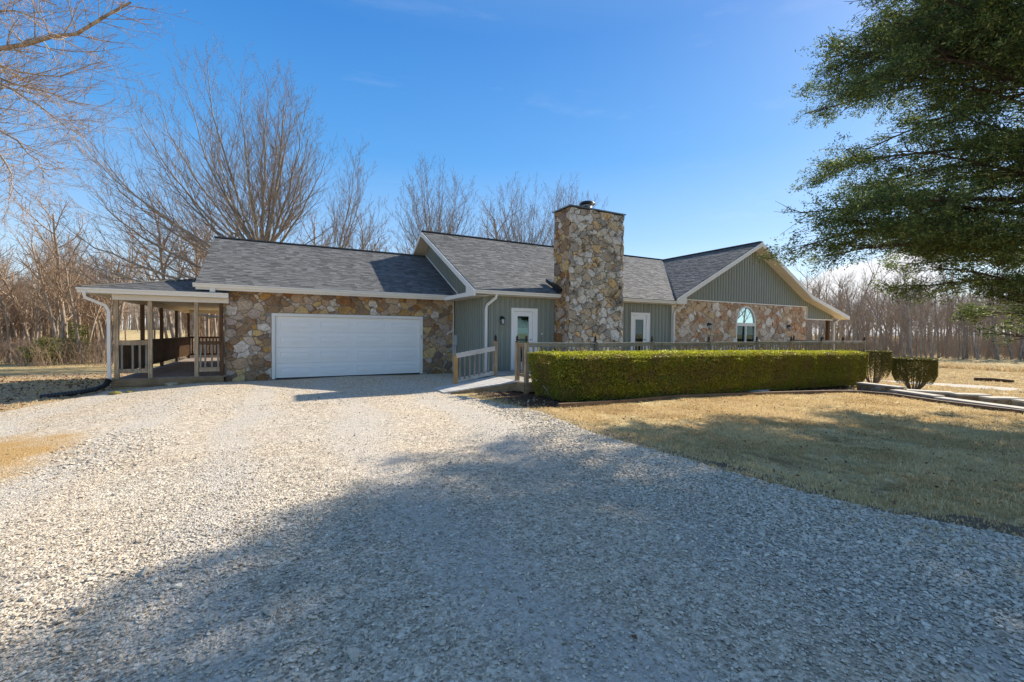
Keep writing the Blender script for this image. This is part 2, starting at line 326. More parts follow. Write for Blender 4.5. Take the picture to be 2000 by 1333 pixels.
def obj(name, mb, mat, parent=None, smooth=False, org=None):
    V = np.array(mb.v, dtype=float)
    if org is None:
        lo_, hi_ = V.min(0), V.max(0); org = ((lo_[0]+hi_[0])/2, (lo_[1]+hi_[1])/2, lo_[2])
    me = bpy.data.meshes.new(name); me.from_pydata((V-np.array(org)).tolist(), [], mb.f)
    if smooth: me.polygons.foreach_set('use_smooth', [True]*len(me.polygons))
    me.update(); return link(name, me, mat, parent, org)
def npmesh(name, V, Fs, smooth=False):
    me = bpy.data.meshes.new(name); V = np.asarray(V, dtype=np.float32)
    me.vertices.add(len(V)); me.vertices.foreach_set('co', V.ravel())
    Fs = [f for f in Fs if len(f)]
    if Fs:
        tot = np.concatenate([np.full(len(f), f.shape[1]) for f in Fs]); loops = np.concatenate([f.ravel() for f in Fs])
        me.loops.add(len(loops)); me.loops.foreach_set('vertex_index', loops.astype(np.int32))
        me.polygons.add(len(tot)); st = np.concatenate([[0], np.cumsum(tot)[:-1]])
        me.polygons.foreach_set('loop_start', st.astype(np.int32))
        try: me.polygons.foreach_set('loop_total', tot.astype(np.int32))
        except Exception: pass
        if smooth: me.polygons.foreach_set('use_smooth', np.ones(len(tot), dtype=bool))
    me.update(calc_edges=True); return me
def tag(o, label=None, cat=None, group=None, kind=None):
    if label: o['label'] = label
    if cat: o['category'] = cat
    if group: o['group'] = group
    if kind: o['kind'] = kind
    return o
def empty(name, loc, label=None, cat=None, group=None, rz=0):
    o = bpy.data.objects.new(name, None); C.objects.link(o); o.location = loc; o.rotation_euler.z = rz; o.empty_display_size = .2
    WO[o.name] = Vector(loc); return tag(o, label, cat, group)
def copy_tree(o, loc, rz, scl=1.0, label=None):
    c = o.copy(); C.objects.link(c); c.location = loc; c.rotation_euler = (0, 0, rz); c.scale = (scl, scl, scl)
    if label: c['label'] = label
    for ch in list(o.children):
        d = ch.copy(); C.objects.link(d); d.parent = c
    return c

def smooth(a, b, x): t = min(1, max(0, (x-a)/(b-a))); return t*t*(3-2*t)
def G(x, y):
    """height of the ground"""
    gr = -np.interp(x, [5, 20, 22, 24, 27, 34, 60, 120], [0, .45, .56, .68, .85, 1.05, 1.6, 1.8])
    gl = np.interp(-x, [2, 3.4, 5, 8, 14, 30], [0, .06, .16, .38, .7, 1.3])*np.interp(y, [6, 14], [.25, 1])
    gb = np.interp(y, [16, 20, 27, 40, 60], [0, .2, .7, 1.1, 1.3])
    r = math.hypot(x, y)
    s = smooth(90, 260, r)*2.5
    sink = 0.0
    return float(-max(-gr, gl, gb)+s-sink + .02*math.sin(x*1.3+y*.7)*math.sin(y*.9-x*.3)*min(1, max(0, r-3)/6))

# ------------------------------------------------------------------ ground, driveway, field
def terrain():
    xs = np.unique(np.concatenate([np.linspace(-700, -60, 12), np.linspace(-60, -12, 17), np.linspace(-12, 40, 105), np.linspace(40, 120, 21), np.linspace(120, 900, 12)]))
    ys = np.unique(np.concatenate([np.linspace(-300, -10, 8), np.linspace(-10, 32, 85), np.linspace(32, 110, 27), np.linspace(110, 900, 14)]))
    V = np.array([(x, y, G(x, y)-.02) for y in ys for x in xs]); nx = len(xs)
    i, j = np.meshgrid(np.arange(len(ys)-1), np.arange(nx-1), indexing='ij'); a = (i*nx+j).ravel()
    F = np.stack([a, a+1, a+nx+1, a+nx], 1)
    return npmesh('ground', V, [F], True)
tag(link('ground', terrain(), 'turf'), kind='structure')

def sheet(name, poly, mat, lift, step=.5, jit=.05, label=None, kind='structure'):
    """a thin ground sheet following the terrain, outline roughened"""
    pts = []
    for i, (x, y) in enumerate(poly):
        x2, y2 = poly[(i+1) % len(poly)]; L = math.hypot(x2-x, y2-y); n = max(1, int(L/.12)) if L < 14 else 1
        for k in range(n):
            t = k/n; pts.append((x+(x2-x)*t+R.uniform(-jit, jit), y+(y2-y)*t+R.uniform(-jit, jit)))
    bm = bmesh.new(); bm.faces.new([bm.verts.new((x, y, 0)) for x, y in pts])
    X = [p[0] for p in pts]; Y = [p[1] for p in pts]
    for ax, lo_, hi_ in ((0, min(X), max(X)), (1, min(Y), max(Y))):
        c = math.ceil(lo_/step)*step
        while c < hi_:
            co = [0, 0, 0]; no = [0, 0, 0]; co[ax] = c; no[ax] = 1
            bmesh.ops.bisect_plane(bm, geom=bm.faces[:]+bm.edges[:]+bm.verts[:], plane_co=co, plane_no=no); c += step
    for v in bm.verts: v.co.z = G(v.co.x, v.co.y)-.02+lift
    bmesh.ops.recalc_face_normals(bm, faces=bm.faces)
    if sum(f.normal.z for f in bm.faces) < 0: bmesh.ops.reverse_faces(bm, faces=bm.faces)
    me = bpy.data.meshes.new(name); bm.to_mesh(me); bm.free()
    return tag(link(name, me, mat), label, kind=kind)
EDGE_R = [(3.75, 11.0), (4.0, 10.3), (4.35, 9.2), (4.62, 7.6), (4.43, 5.5), (4.56, 4.13), (4.63, 3.07), (4.75, 2.34), (4.91, 1.78), (5.18, 1.36), (5.3, 1.1), (5.9, .2), (7.4, -1.6), (11, -5), (14, -9)]
DRIVE = EDGE_R+[(-12, -9), (-7.5, 4), (-6.0, 9.5), (-5.45, 12.8), (-5.0, 14.6), (-4.5, 15.6), (-4.4, 16.1), (-1.6, 16.15), (-1.6, 16.5), (6.1, 16.5), (6.1, 13.3), (5.2, 12.2)]
sheet('gravel_driveway', DRIVE, 'gravel', .02, 1.0, .05)
sheet('gravel_lane', [(24.5, 16), (26.9, 13.6), (28.9, 11.3), (29.3, 9.6), (30.1, 6.6), (32, -2), (36, -12), (41, -12), (36.5, -2), (33.4, 7.2), (31.6, 10.2), (30, 12.8), (28, 16)], 'chip', .02, 1.0, .06)
sheet('soil_edge', [(x+.02, y+.03) for x, y in EDGE_R[3:13]]+[(x+.28+.16*math.sin(y*2.3)+.1*math.sin(y*5.9), y+.12) for x, y in EDGE_R[3:13]][::-1], 'soil', .012, 1.0, .05)
BED = [(4.6, 8.1), (5.4, 7.8), (7.2, 8.0), (9.5, 8.2), (11.5, 8.3), (14.5, 8.1), (16.6, 7.75), (17.7, 7.45), (18.0, 6.7), (17.35, 5.3), (16.75, 3.7), (16.8, 3.0), (17.2, 3.0), (17.9, 5.3), (18.7, 7.0), (19.3, 8.6), (21.4, 9.5), (21.4, 12.2), (5.8, 12.2), (4.5, 10.4)]
sheet('mulch_bed', BED, 'mulch', .012, 1.0, .03)

# scatter: proto mesh + points inside one mesh, instanced by a small node group
_gn = None
def gn_tree():
    global _gn
    if _gn: return _gn
    t = bpy.data.node_groups.new('scatter', 'GeometryNodeTree')
    t.interface.new_socket('Geometry', in_out='INPUT', socket_type='NodeSocketGeometry'); t.interface.new_socket('Geometry', in_out='OUTPUT', socket_type='NodeSocketGeometry')
    gi = t.nodes.new('NodeGroupInput'); go = t.nodes.new('NodeGroupOutput')
    def attr(n, ty):
        a = t.nodes.new('GeometryNodeInputNamedAttribute'); a.data_type = ty; a.inputs[0].default_value = n
        return a.outputs[0]
    sp = t.nodes.new('GeometryNodeSeparateGeometry'); sp.domain = 'POINT'; io = t.nodes.new('GeometryNodeInstanceOnPoints')
    t.links.new(gi.outputs[0], sp.inputs[0]); t.links.new(attr('proto', 'BOOLEAN'), sp.inputs[1])
    t.links.new(sp.outputs[0], io.inputs['Instance']); t.links.new(sp.outputs[1], io.inputs['Points'])
    t.links.new(attr('rot', 'FLOAT_VECTOR'), io.inputs['Rotation']); t.links.new(attr('scl', 'FLOAT_VECTOR'), io.inputs['Scale'])
    t.links.new(io.outputs[0], go.inputs[0]); _gn = t
    return t
def scatter(name, PV, PF, P, rot, scl, mat):
    PV = np.array(PV, dtype=float); n0 = len(PV); V = np.concatenate([PV, P])
    me = bpy.data.meshes.new(name); me.from_pydata(V.tolist(), [], PF)
    a = me.attributes.new('proto', 'BOOLEAN', 'POINT'); a.data.foreach_set('value', np.arange(len(V)) < n0)
    for nm, arr in (('rot', rot), ('scl', scl)):
        a = me.attributes.new(nm, 'FLOAT_VECTOR', 'POINT'); a.data.foreach_set('vector', np.concatenate([np.ones((n0, 3)), arr]).astype(np.float32).ravel())
    o = link(name, me, mat); md = o.modifiers.new('scatter', 'NODES'); md.node_group = gn_tree()
    return tag(o, kind='stuff')
def inpoly(x, y, poly):
    x = np.asarray(x); y = np.asarray(y); r = np.zeros(len(x), bool); n = len(poly); j = n-1
    for i in range(n):
        xi, yi = poly[i]; xj, yj = poly[j]
        if yi != yj: r ^= ((yi > y) != (yj > y)) & (x < (xj-xi)*(y-yi)/(yj-yi)+xi)
        j = i
    return r
def chip_proto(seed):
    r = random.Random(seed); n = 6; v = []
    rr = [r.uniform(.75, 1.1) for _ in range(n)]
    for z, k in ((-.35, .75), (.0, 1.0), (.38, .7)):
        for i in range(n):
            a = 2*math.pi*i/n+r.uniform(-.2, .2); v.append((math.cos(a)*rr[i]*k, math.sin(a)*rr[i]*k*.8, z*.6+r.uniform(-.08, .08)))
    f = [tuple(range(n))[::-1], tuple(range(2*n, 3*n))]
    for b in (0, n):
        f += [(b+i, b+(i+1) % n, b+n+(i+1) % n, b+n+i) for i in range(n)]
    return v, f
GV = np.vectorize(G)
def lownoise(x, y, s, seed=0):
    return (np.sin(x*s+seed)+np.sin(y*s*1.13+seed*2.1)+np.sin((x+y)*s*.71+seed*.7)+np.sin((x-y*1.4)*s*.53+seed*1.9))/4
def chips(name, n, xr, yr, size, mat, seed, dens=None, poly=DRIVE, lift=.004, flat=1.0):
    g = np.random.default_rng(seed); x = g.uniform(*xr, n); y = g.uniform(*yr, n); k = inpoly(x, y, poly) & (np.hypot((x+3.8)*.75, (y-7.7)*.5)+.2*lownoise(x, y, 3, 6) > g.uniform(.6, 1.0, n))
    if dens is not None: k &= g.random(n) < dens(x, y)
    x, y = x[k], y[k]; m = len(x); s = g.uniform(size[0], size[1], m)*np.where(g.random(m) < .12, 1.6, 1)
    P = np.stack([x, y, GV(x, y)+lift+s*.12], 1)
    rot = np.stack([g.normal(0, .3, m), g.normal(0, .3, m), g.uniform(0, 6.28, m)], 1); scl = np.stack([s, s*g.uniform(.7, 1.1, m), s*g.uniform(.6, 1.1, m)*flat], 1)
    pv, pf = chip_proto(seed); return scatter(name, pv, pf, P, rot, scl, mat)
D2 = lambda x, y: np.hypot(x, y)
# fine gravel everywhere near the camera, thinning with distance; coarse chips on the right, left and in patches
chips('gravel', 150000, (-4.5, 5.5), (.8, 7), (.006, .012), 'chip', 11, lambda x, y: np.clip(1.25-D2(x, y)/6.5, .06, 1)*np.clip(.62+.5*lownoise(x, y, 1.7, 3), .1, 1))
chips('gravel', 90000, (-6, 6), (.8, 14), (.006, .012), 'chip_tan', 12, lambda x, y: np.clip(1.3-D2(x, y)/9, .12, 1)*np.clip(.5+.6*lownoise(x, y, 1.1, 8), .06, 1))
chips('gravel', 95000, (1.0, 6.2), (.2, 6.4), (.010, .019), 'chip', 13, lambda x, y: np.clip((x-2.2-.10*y+.5*lownoise(x, y, 1.4, 1))/1.6, 0, 1))
chips('gravel', 9000, (-3.8, -.4), (5.6, 10.2), (.012, .021), 'chip', 14, lambda x, y: np.clip(1.0-((x+1.95)/.75)**2-((y-7.8)/1.6)**2+.6*lownoise(x, y, 3, 2), 0, .7))
chips('gravel', 3600, (-3.5, .8), (.9, 4.5), (.016, .034), 'chip', 15, lambda x, y: np.clip(.9-.32*D2(x+1.6, y-1.9), 0, 1)*.35)
chips('gravel', 500, (-5, 5), (1, 14), (.015, .025), 'chip', 16)
chips('gravel', 26000, (2.5, 5.6), (2, 11), (.012, .02), 'chip', 17, lambda x, y: np.clip(1-np.abs(x-4.35+.1*lownoise(x, y, 4))/.75, 0, 1)*.6)
chips('gravel', 30000, (-6, 6.1), (10, 16.4), (.008, .015), 'chip_tan', 18, lambda x, y: .45+.3*lownoise(x, y, 1.3, 5))

EX = lambda y: np.interp(y, [p[1] for p in EDGE_R[::-1]], [p[0] for p in EDGE_R[::-1]])
chips('gravel', 26000, (4.2, 7.5), (.4, 9.6), (.009, .018), 'chip', 19, lambda x, y: np.clip(1-(x-EX(y))/(.32+.25*lownoise(x, y, 2.7, 3)), 0, 1)**1.6*.7, [(4, 0), (8, 0), (8, 10), (4, 10)], -.012)
def tuft(seed, n=12, h=.05, w=.0035, spread=.035, lean=.5):
    r = random.Random(seed); v = []; f = []
    for i in range(n):
        a = r.uniform(0, 6.28); rr = spread*math.sqrt(r.random()); x = rr*math.cos(a); y = rr*math.sin(a)
        b = r.uniform(0, 6.28); l = r.uniform(0, lean)*h*1.6; hh = h*r.uniform(.5, 1.2); c, s = math.cos(b+1.57)*w, math.sin(b+1.57)*w
        k = len(v); dx, dy = math.cos(b)*l, math.sin(b)*l
        v += [(x-c, y-s, -.01), (x+c, y+s, -.01), (x+dx*.4+c*.8, y+dy*.4+s*.8, hh*.6), (x+dx*.4-c*.8, y+dy*.4-s*.8, hh*.6), (x+dx, y+dy, hh)]
        f += [(k, k+1, k+2, k+3), (k+3, k+2, k+4)]
    return v, f
def grass(name, n, xr, yr, seed, mat, h=.05, dens=None, w=.0035, nb=14, spread=.04, excl=(DRIVE, BED), size=(.7, 1.3), incl=None):
    g = np.random.default_rng(seed); x = g.uniform(*xr, n); y = g.uniform(*yr, n); k = np.ones(n, bool)
    for e in excl: k &= ~inpoly(x, y, e)
    if incl: k &= inpoly(x, y, incl)
    if dens is not None: k &= g.random(n) < dens(x, y)
    x, y = x[k], y[k]; m = len(x); s = g.uniform(*size, m)
    P = np.stack([x, y, GV(x, y)-.02], 1); rot = np.stack([g.normal(0, .1, m), g.normal(0, .1, m), g.uniform(0, 6.28, m)], 1)
    pv, pf = tuft(seed, nb, h, w, spread); return scatter(name, pv, pf, P, rot, np.stack([s, s, s*g.uniform(.7, 1.2, m)], 1), mat)
tag(grass('grass', 34000, (4.2, 12), (.5, 9.5), 21, 'blade', .034, lambda x, y: np.clip(.55+.9*lownoise(x, y, 2.3, 4)+.4*lownoise(x, y, 6.1, 1), .08, 1), .0035, 16, .055, size=(.5, 1.5)), 'short dormant tan and green lawn beside the drive')
tag(grass('grass', 26000, (9, 22), (-4, 9), 22, 'blade', .036, lambda x, y: np.clip(.6+.8*lownoise(x, y, 1.7, 4)+.4*lownoise(x, y, 4.1, 1), .1, 1), .005, 16, .07, size=(.5, 1.4)), 'dry tan lawn by the stone garden wall')
grass('grass', 5200, (3.7, 6.4), (.7, 10.6), 24, 'blade', .045, lambda x, y: np.clip(1-np.abs(x-4.6)/.5, 0, 1)*.6, .0035, 10, .05, ())
grass('grass', 7000, (-16, -4), (8, 32), 25, 'blade', .06, lambda x, y: np.clip(.3+1.1*lownoise(x, y, 1.1, 2), 0, 1), .006, 12, .09)
sheet('bare_earth', [(-5.0, 14.6), (-5.45, 12.8), (-6.0, 9.5), (-9, 9.0), (-17, 20), (-18, 33), (-6, 33), (-4.4, 27), (-4.4, 16.0)], 'litter', .008, 1.5, .05)
grass('grass', 24000, (21, 66), (2, 40), 26, 'tall_grass', .09, lambda x, y: np.clip(1.3-np.hypot(x, y)/70, .2, 1), .012, 14, .16, ([(26, 14), (28.9, 11.3), (29.3, 9.6), (30.1, 6.6), (33.4, 7.2), (31.6, 10.2), (28, 16)],))
grass('grass', 7000, (50, 68), (10, 50), 27, 'tall_grass', .5, lambda x, y: (np.abs(np.hypot(x, y)-61.5) < 2.5)*1.0, .02, 14, .3, ())
def leaf_proto(seed, s=1.0):
    return [(-.5*s, 0, 0), (0, -.32*s, .06*s), (.5*s, 0, .0), (0, .32*s, .1*s)], [(0, 1, 2, 3)]
def leaflitter(name, n, xr, yr, seed, size, dens=None, incl=None, excl=(), z=.005):
    g = np.random.default_rng(seed); x = g.uniform(*xr, n); y = g.uniform(*yr, n); k = np.ones(n, bool)
    if incl: k &= inpoly(x, y, incl)
    for e in excl: k &= ~inpoly(x, y, e)
    if dens is not None: k &= g.random(n) < dens(x, y)
    x, y = x[k], y[k]; m = len(x); s = g.uniform(*size, m)
    P = np.stack([x, y, GV(x, y)+z+g.uniform(0, .02, m)], 1); rot = np.stack([g.normal(0, .5, m), g.normal(0, .5, m), g.uniform(0, 6.28, m)], 1)
    return scatter(name, *leaf_proto(seed), P, rot, np.stack([s, s, s], 1), 'mulch_leaf')
leaflitter('fallen_leaves', 16000, (4.4, 22), (2, 12), 31, (.03, .08), lambda x, y: np.where(y < 9.2, .8, .3), BED)
leaflitter('fallen_leaves', 5000, (-16, -4.2), (13, 32), 32, (.05, .12), None, None, (DRIVE,))
leaflitter('fallen_leaves', 2600, (4.5, 18), (-2, 8), 33, (.02, .055), None, None, (DRIVE, BED), .02)
leaflitter('fallen_leaves', 260, (-5, 5), (1, 15), 34, (.02, .05), lambda x, y: .5+0*x, DRIVE)

# ------------------------------------------------------------------ fieldstone veneer
def clip(poly, a, b, c):
    """keep a*x+b*y<=c"""
    out = []
    for i in range(len(poly)):
        p = poly[i]; q = poly[(i+1) % len(poly)]; dp = a*p[0]+b*p[1]-c; dq = a*q[0]+b*q[1]-c
        if dp <= 0: out.append(p)
        if dp*dq < 0:
            t = dp/(dp-dq); out.append((p[0]+(q[0]-p[0])*t, p[1]+(q[1]-p[1])*t))
    return out
def stone_cells(u0, u1, v0, v1, rmin, rmax, seed, hole=None, fill=.82):
    r = random.Random(seed); S = []; an = 1.22
    area = (u1-u0)*(v1-v0)
    for rr0, tries in ((rmax, int(area*30)), (rmax*.72, int(area*90)), (rmax*.5, int(area*200)), (rmin, int(area*500))):
        for _ in range(tries):
            rr = rr0*r.uniform(.8, 1.1); x = r.uniform(u0, u1); y = r.uniform(v0, v1)
            if hole and hole(x, y, rr*.5): continue
            if all(((x-a)**2+((y-b)*an)**2) > ((rr+c)*fill)**2 for a, b, c in S): S.append((x, y, rr*r.uniform(.75, 1.3)))
    cells = []
    for i, (x, y, rr) in enumerate(S):
        poly = [(u0, v0), (u1, v0), (u1, v1), (u0, v1)]
        for j, (a, b, c) in enumerate(S):
            if i == j: continue
            dx = a-x; dy = (b-y)*an
            if abs(dx) > 1.1 or abs(dy) > 1.1: continue
            # power bisector in the stretched plane, plus the mortar gap
            L = math.hypot(dx, dy)
            k = (dx*dx+dy*dy+rr*rr*1.0-c*c*1.0)/2 - L*.007
            poly = clip(poly, dx, dy*an, k+dx*x+dy*an*y)
            if len(poly) < 3: break
        if len(poly) >= 3:
            q = []
            for k_, (a_, b_) in enumerate(poly):
                p_ = poly[k_-1]; L_ = math.hypot(a_-p_[0], b_-p_[1])
                if L_ > .12: q.append(((a_+p_[0])/2, (b_+p_[1])/2))
                q.append((a_, b_))
            poly = [(min(u1, max(u0, a_ + .045*math.sin(b_*9+seed)+.03*math.sin(b_*23+a_*11+seed))), min(v1, max(v0, b_+.04*math.sin(a_*8+seed*2)+.028*math.sin(a_*21-b_*13+seed)))) for a_, b_ in q]
            cells.append([(x, y, rr), poly])
    return cells
def rough_poly(poly, r, amt):
    out = []
    n = len(poly)
    for i in range(n):
        p = poly[i]; q = poly[(i+1) % n]; L = math.hypot(q[0]-p[0], q[1]-p[1])
        if L < .012: continue
        pp = poly[i-1]; # knock the corner off a little
        out.append((p[0]+(q[0]-p[0])*min(.12, .012/L), p[1]+(q[1]-p[1])*min(.12, .012/L)))
        if L > .09: out.append(((p[0]+q[0])/2+r.uniform(-amt, amt), (p[1]+q[1])/2+r.uniform(-amt, amt)))
        out.append((q[0]+(p[0]-q[0])*min(.12, .012/L), q[1]+(p[1]-q[1])*min(.12, .012/L)))
    return out
def stone_mesh(poly, r, fr, t0=.02, t1=.06):
    """fr: maps (u,v,depth) to world"""
    cx = sum(p[0] for p in poly)/len(poly); cy = sum(p[1] for p in poly)/len(poly); poly = rough_poly(poly, r, .008); n = len(poly)
    if n < 3: return None
    t = r.uniform(t0, t1); tx, ty = r.uniform(-.12, .12), r.uniform(-.12, .12)
    mb = MB(); V = []
    for k, d in ((1.0, -.01), (.975, t*.75), (.90, t)):
        for x, y in poly: V.append(fr(cx+(x-cx)*k, cy+(y-cy)*k, max(-.01, d+((x-cx)*tx+(y-cy)*ty if d > 0 else 0)+(r.uniform(-.004, .004) if d > 0 else 0))))
    V.append(fr(cx, cy, t+r.uniform(0, .012)))
    F = []
    for b in (0, n): F += [(b+i, b+(i+1) % n, b+n+(i+1) % n, b+n+i) for i in range(n)]
    F += [(2*n+i, 2*n+(i+1) % n, 3*n) for i in range(n)]
    mb.add(V, F); return mb
def area2(poly): return abs(sum(poly[i-1][0]*poly[i][1]-poly[i][0]*poly[i-1][1] for i in range(len(poly))))/2
def veneer(parent, cells, fr, mat, seed, nbig, holeclip=None, t0=.02, t1=.06):
    r = random.Random(seed); L = []
    for (c, poly) in cells:
        if holeclip: poly = holeclip(c, poly)
        if poly is None or len(poly) < 3 or area2(poly) < .0008: continue
        L.append((area2(poly), poly))
    L.sort(key=lambda q: -q[0]); rest = MB()
    for i, (a, poly) in enumerate(L):
        mb = stone_mesh(poly, r, fr, t0, t1)
        if mb is None: continue
        if i < nbig: obj('stone', mb, mat, parent, True if False else False)
        else: rest.add(mb.v, mb.f)
    if rest.v: tag(obj('small_stones', rest, mat, parent), kind='stuff')
    return len(L)

# ------------------------------------------------------------------ house
YG, YM, XW, XC0, XC1, YC = 16.42, 13.5, 6.05, 8.96, 11.47, 12.6
house = empty('house', (10, 15, 0), 'stone and sage green house with grey shingle roofs and tall stone chimney', 'house')
LIM = {'garage': 95, 'chim': 85, 'chims': 18, 'wing': 100}

# garage front wall: mortar with the door opening
DX0, DX1, DZ1 = -.36, 4.77, 2.21
mb = MB(); mb.box(-1.66, DX0, YG, YG+.25, -.4, 3.0); mb.box(DX1, XW, YG, YG+.25, -.4, 3.0); mb.box(DX0, DX1, YG, YG+.25, DZ1, 3.0)
mb.box(-1.66, -1.41, YG+.25, 24.2, -1, 3.0)
gw = obj('garage_wall', mb, 'mortar', house)
def hole_g(x, y, m): return DX0-m*.2 < x < DX1+m*.2 and y < DZ1+m*.2
def clip_g(c, poly):
    x, y, _ = c
    if y < DZ1 and x < DX0: return clip(poly, 1, 0, DX0-.01)
    if y < DZ1 and x > DX1: return clip(poly, -1, 0, -DX1-.01)
    if y >= DZ1 and DX0-.3 < x < DX1+.3: return clip(poly, 0, -1, -DZ1-.01)
    if y >= DZ1 and any(DX0 < p[0] < DX1 and p[1] < DZ1 for p in poly): return clip(poly, 0, -1, -DZ1-.01)
    return poly
veneer(gw, stone_cells(-1.66, XW-.03, -.1, 2.93, .06, .2, 5, hole_g), lambda u, v, d: (u, YG-d, v), 'stone_warm', 3, LIM['garage'], clip_g, .015, .045)
veneer(gw, stone_cells(YG, YG+1.5, -.1, 2.9, .08, .2, 6), lambda u, v, d: (-1.66-d, u, v), 'stone_warm', 4, 0)

# garage door: frame, four sections with four raised panels each
mb = MB(); mb.box(DX0, DX0+.1, YG-.03, YG+.12, 0, DZ1); mb.box(DX1-.1, DX1, YG-.03, YG+.12, 0, DZ1); mb.box(DX0+.1, DX1-.1, YG-.03, YG+.12, DZ1-.1, DZ1)
fr_ = obj('door_frame', mb, 'white', house)
gd = obj('garage_door', MB().box(DX0+.1, DX1-.1, YG+.08, YG+.12, 0, DZ1-.1), 'door_white', house)
obj('door_seal', MB().box(DX0+.1, DX1-.1, YG+.03, YG+.045, 0, .03), 'black', house)
sh = (DZ1-.1)/4
for k in range(4):
    s = obj('door_section', MB().box(DX0+.105, DX1-.105, YG+.045, YG+.079, k*sh+.006, (k+1)*sh-.006), 'door_white', gd)
pw = (DX1-DX0-.2)/4
pm = MB(); w_, h_ = pw*.80/2, sh*.52/2
def ringbox(mb, x0, x1, z0, z1, y, t, d):
    mb.box(x0, x1, y-d, y, z1-t, z1); mb.box(x0, x1, y-d, y, z0, z0+t); mb.box(x0, x0+t, y-d, y, z0+t, z1-t); mb.box(x1-t, x1, y-d, y, z0+t, z1-t)
ringbox(pm, -w_, w_, -h_, h_, 0, .03, .02)
pm.add([(-w_+.05, -.001, -h_+.05), (w_-.05, -.001, -h_+.05), (w_-.05, -.001, h_-.05), (-w_+.05, -.001, h_-.05), (-w_+.085, -.013, -h_+.085), (w_-.085, -.013, -h_+.085), (w_-.085, -.013, h_-.085), (-w_+.085, -.013, h_-.085)],
       [(4, 5, 6, 7), (0, 1, 5, 4), (1, 2, 6, 5), (2, 3, 7, 6), (3, 0, 4, 7)])
pme = None
for k in range(4):
    for i in range(4):
        c = (DX0+.1+(i+.5)*pw, YG+.044, (k+.5)*sh)
        if pme is None: o = obj('raised_panel', pm, 'door_white', gd, org=(0, 0, 0)); pme = o.data; o.location = Vector(c)-worg(gd)
        else: link('raised_panel', pme, None, gd, c)
obj('keypad', MB().box(DX1-.07, DX1-.03, YG-.05, YG-.03, 1.35, 1.5), 'box_grey', house)

# siding boards (vertical, narrow batten along one side), each its own mesh
def board(parent, origin, du, n, u0, u1, zb, zt0, zt1, mat='siding'):
    """origin (x,y), du unit direction along wall, n outward normal; top slopes from zt0 to zt1"""
    def P(u, d, z): return (origin[0]+du[0]*u+n[0]*d, origin[1]+du[1]*u+n[1]*d, z)
    def zt(u): return zt0+(zt1-zt0)*(u-u0)/(u1-u0)
    if max(zt0, zt1)-zb < .03: return
    g = .012; w = u1-u0; a = u0+g*.5; b = u1-g*.5; m = u0+w*.62
    mb = MB()
    for q0, q1, d in ((a, m, .014), (m, m+.022, .034), (m+.022, b, .010)):
        if q1 <= q0: continue
        vs = [P(q0, 0, zb), P(q1, 0, zb), P(q1, 0, max(zb+.01, zt(q1))), P(q0, 0, max(zb+.01, zt(q0)))]
        off = Vector((n[0]*d, n[1]*d, 0)); mb.prism(vs, off)
    return obj('siding_board', mb, mat, parent)
BW = .2
# house side wall (facing the garage side) with the gable above
def zr_main(y): return 3.1+(6.18-3.1)*(1-abs(y-19.3)/6.2)
def zr_gar(y): return 3.04+.5*(y-15.97) if y < 20.32 else 3.04+.5*(24.67-y)
mb = MB(); mb.prism([(XW+.02, YM, -.1), (XW+.02, 25.1, -1), (XW+.02, 25.1, 3.1), (XW+.02, 19.3, 6.0), (XW+.02, YM, 3.0)], (.15, 0, 0))
sw = obj('side_wall', mb, 'siding', house)
y = YM
while y < 21.6:
    y1 = y+BW
    zb = 0.02 if y1 < YG+.05 else zr_gar(y)-.25
    board(sw, (XW+.02, 0), (0, 1), (-1, 0), y, y1, zb, zr_main(y)-.2, zr_main(y1)-.2)
    y = y1
obj('corner_trim', MB().box(XW-.055, XW-.02, YG-.07, YG-.0, 0.0, 2.88), 'white', house)
obj('corner_post', MB().box(XW-.03, XW+.06, YM-.05, YM+.04, .05, 2.86), 'siding', house)
# flashing trim where the garage roof meets the gable
obj('step_flashing', MB().bar((XW-.02, 15.95, 3.13), (XW-.02, 20.3, 5.3), .03, .05), 'white', house)

# front siding wall pieces
D1 = (7.11, 8.19, .27, 2.5); D2_ = (12.72, 13.79, .27, 2.5)
for a, b, d in ((XW+.06, XC0, D1), (XC1, 15.08, D2_)):
    mb = MB(); mb.box(a+.05, d[0], YM, YM+.15, -.6, 3.0); mb.box(d[1], b, YM, YM+.15, -.6, 3.0); mb.box(d[0], d[1], YM, YM+.15, d[3], 3.0); mb.box(d[0], d[1], YM, YM+.15, -.5, d[2])
    fw = obj('front_wall', mb, 'siding', house); u = a
    while u < b-.05:
        u1 = min(b, u+BW); zb = .12
        if u < d[1] and u1 > d[0]:
            if u < d[0]-.04: u1 = d[0]
            elif u1 > d[1]+.04 and u < d[1]-.001 and u > d[0]-.001 and (d[1]-u) < BW: u1 = max(u+.03, d[1]); zb = d[3]
            else: zb = d[3]
        board(fw, (0, YM), (1, 0), (0, -1), u, u1, zb, 2.95, 2.95); u = u1
obj('foundation', MB().box(XW+.2, 15, YM-.03, YM+.1, -.7, .12), 'mortar', house)

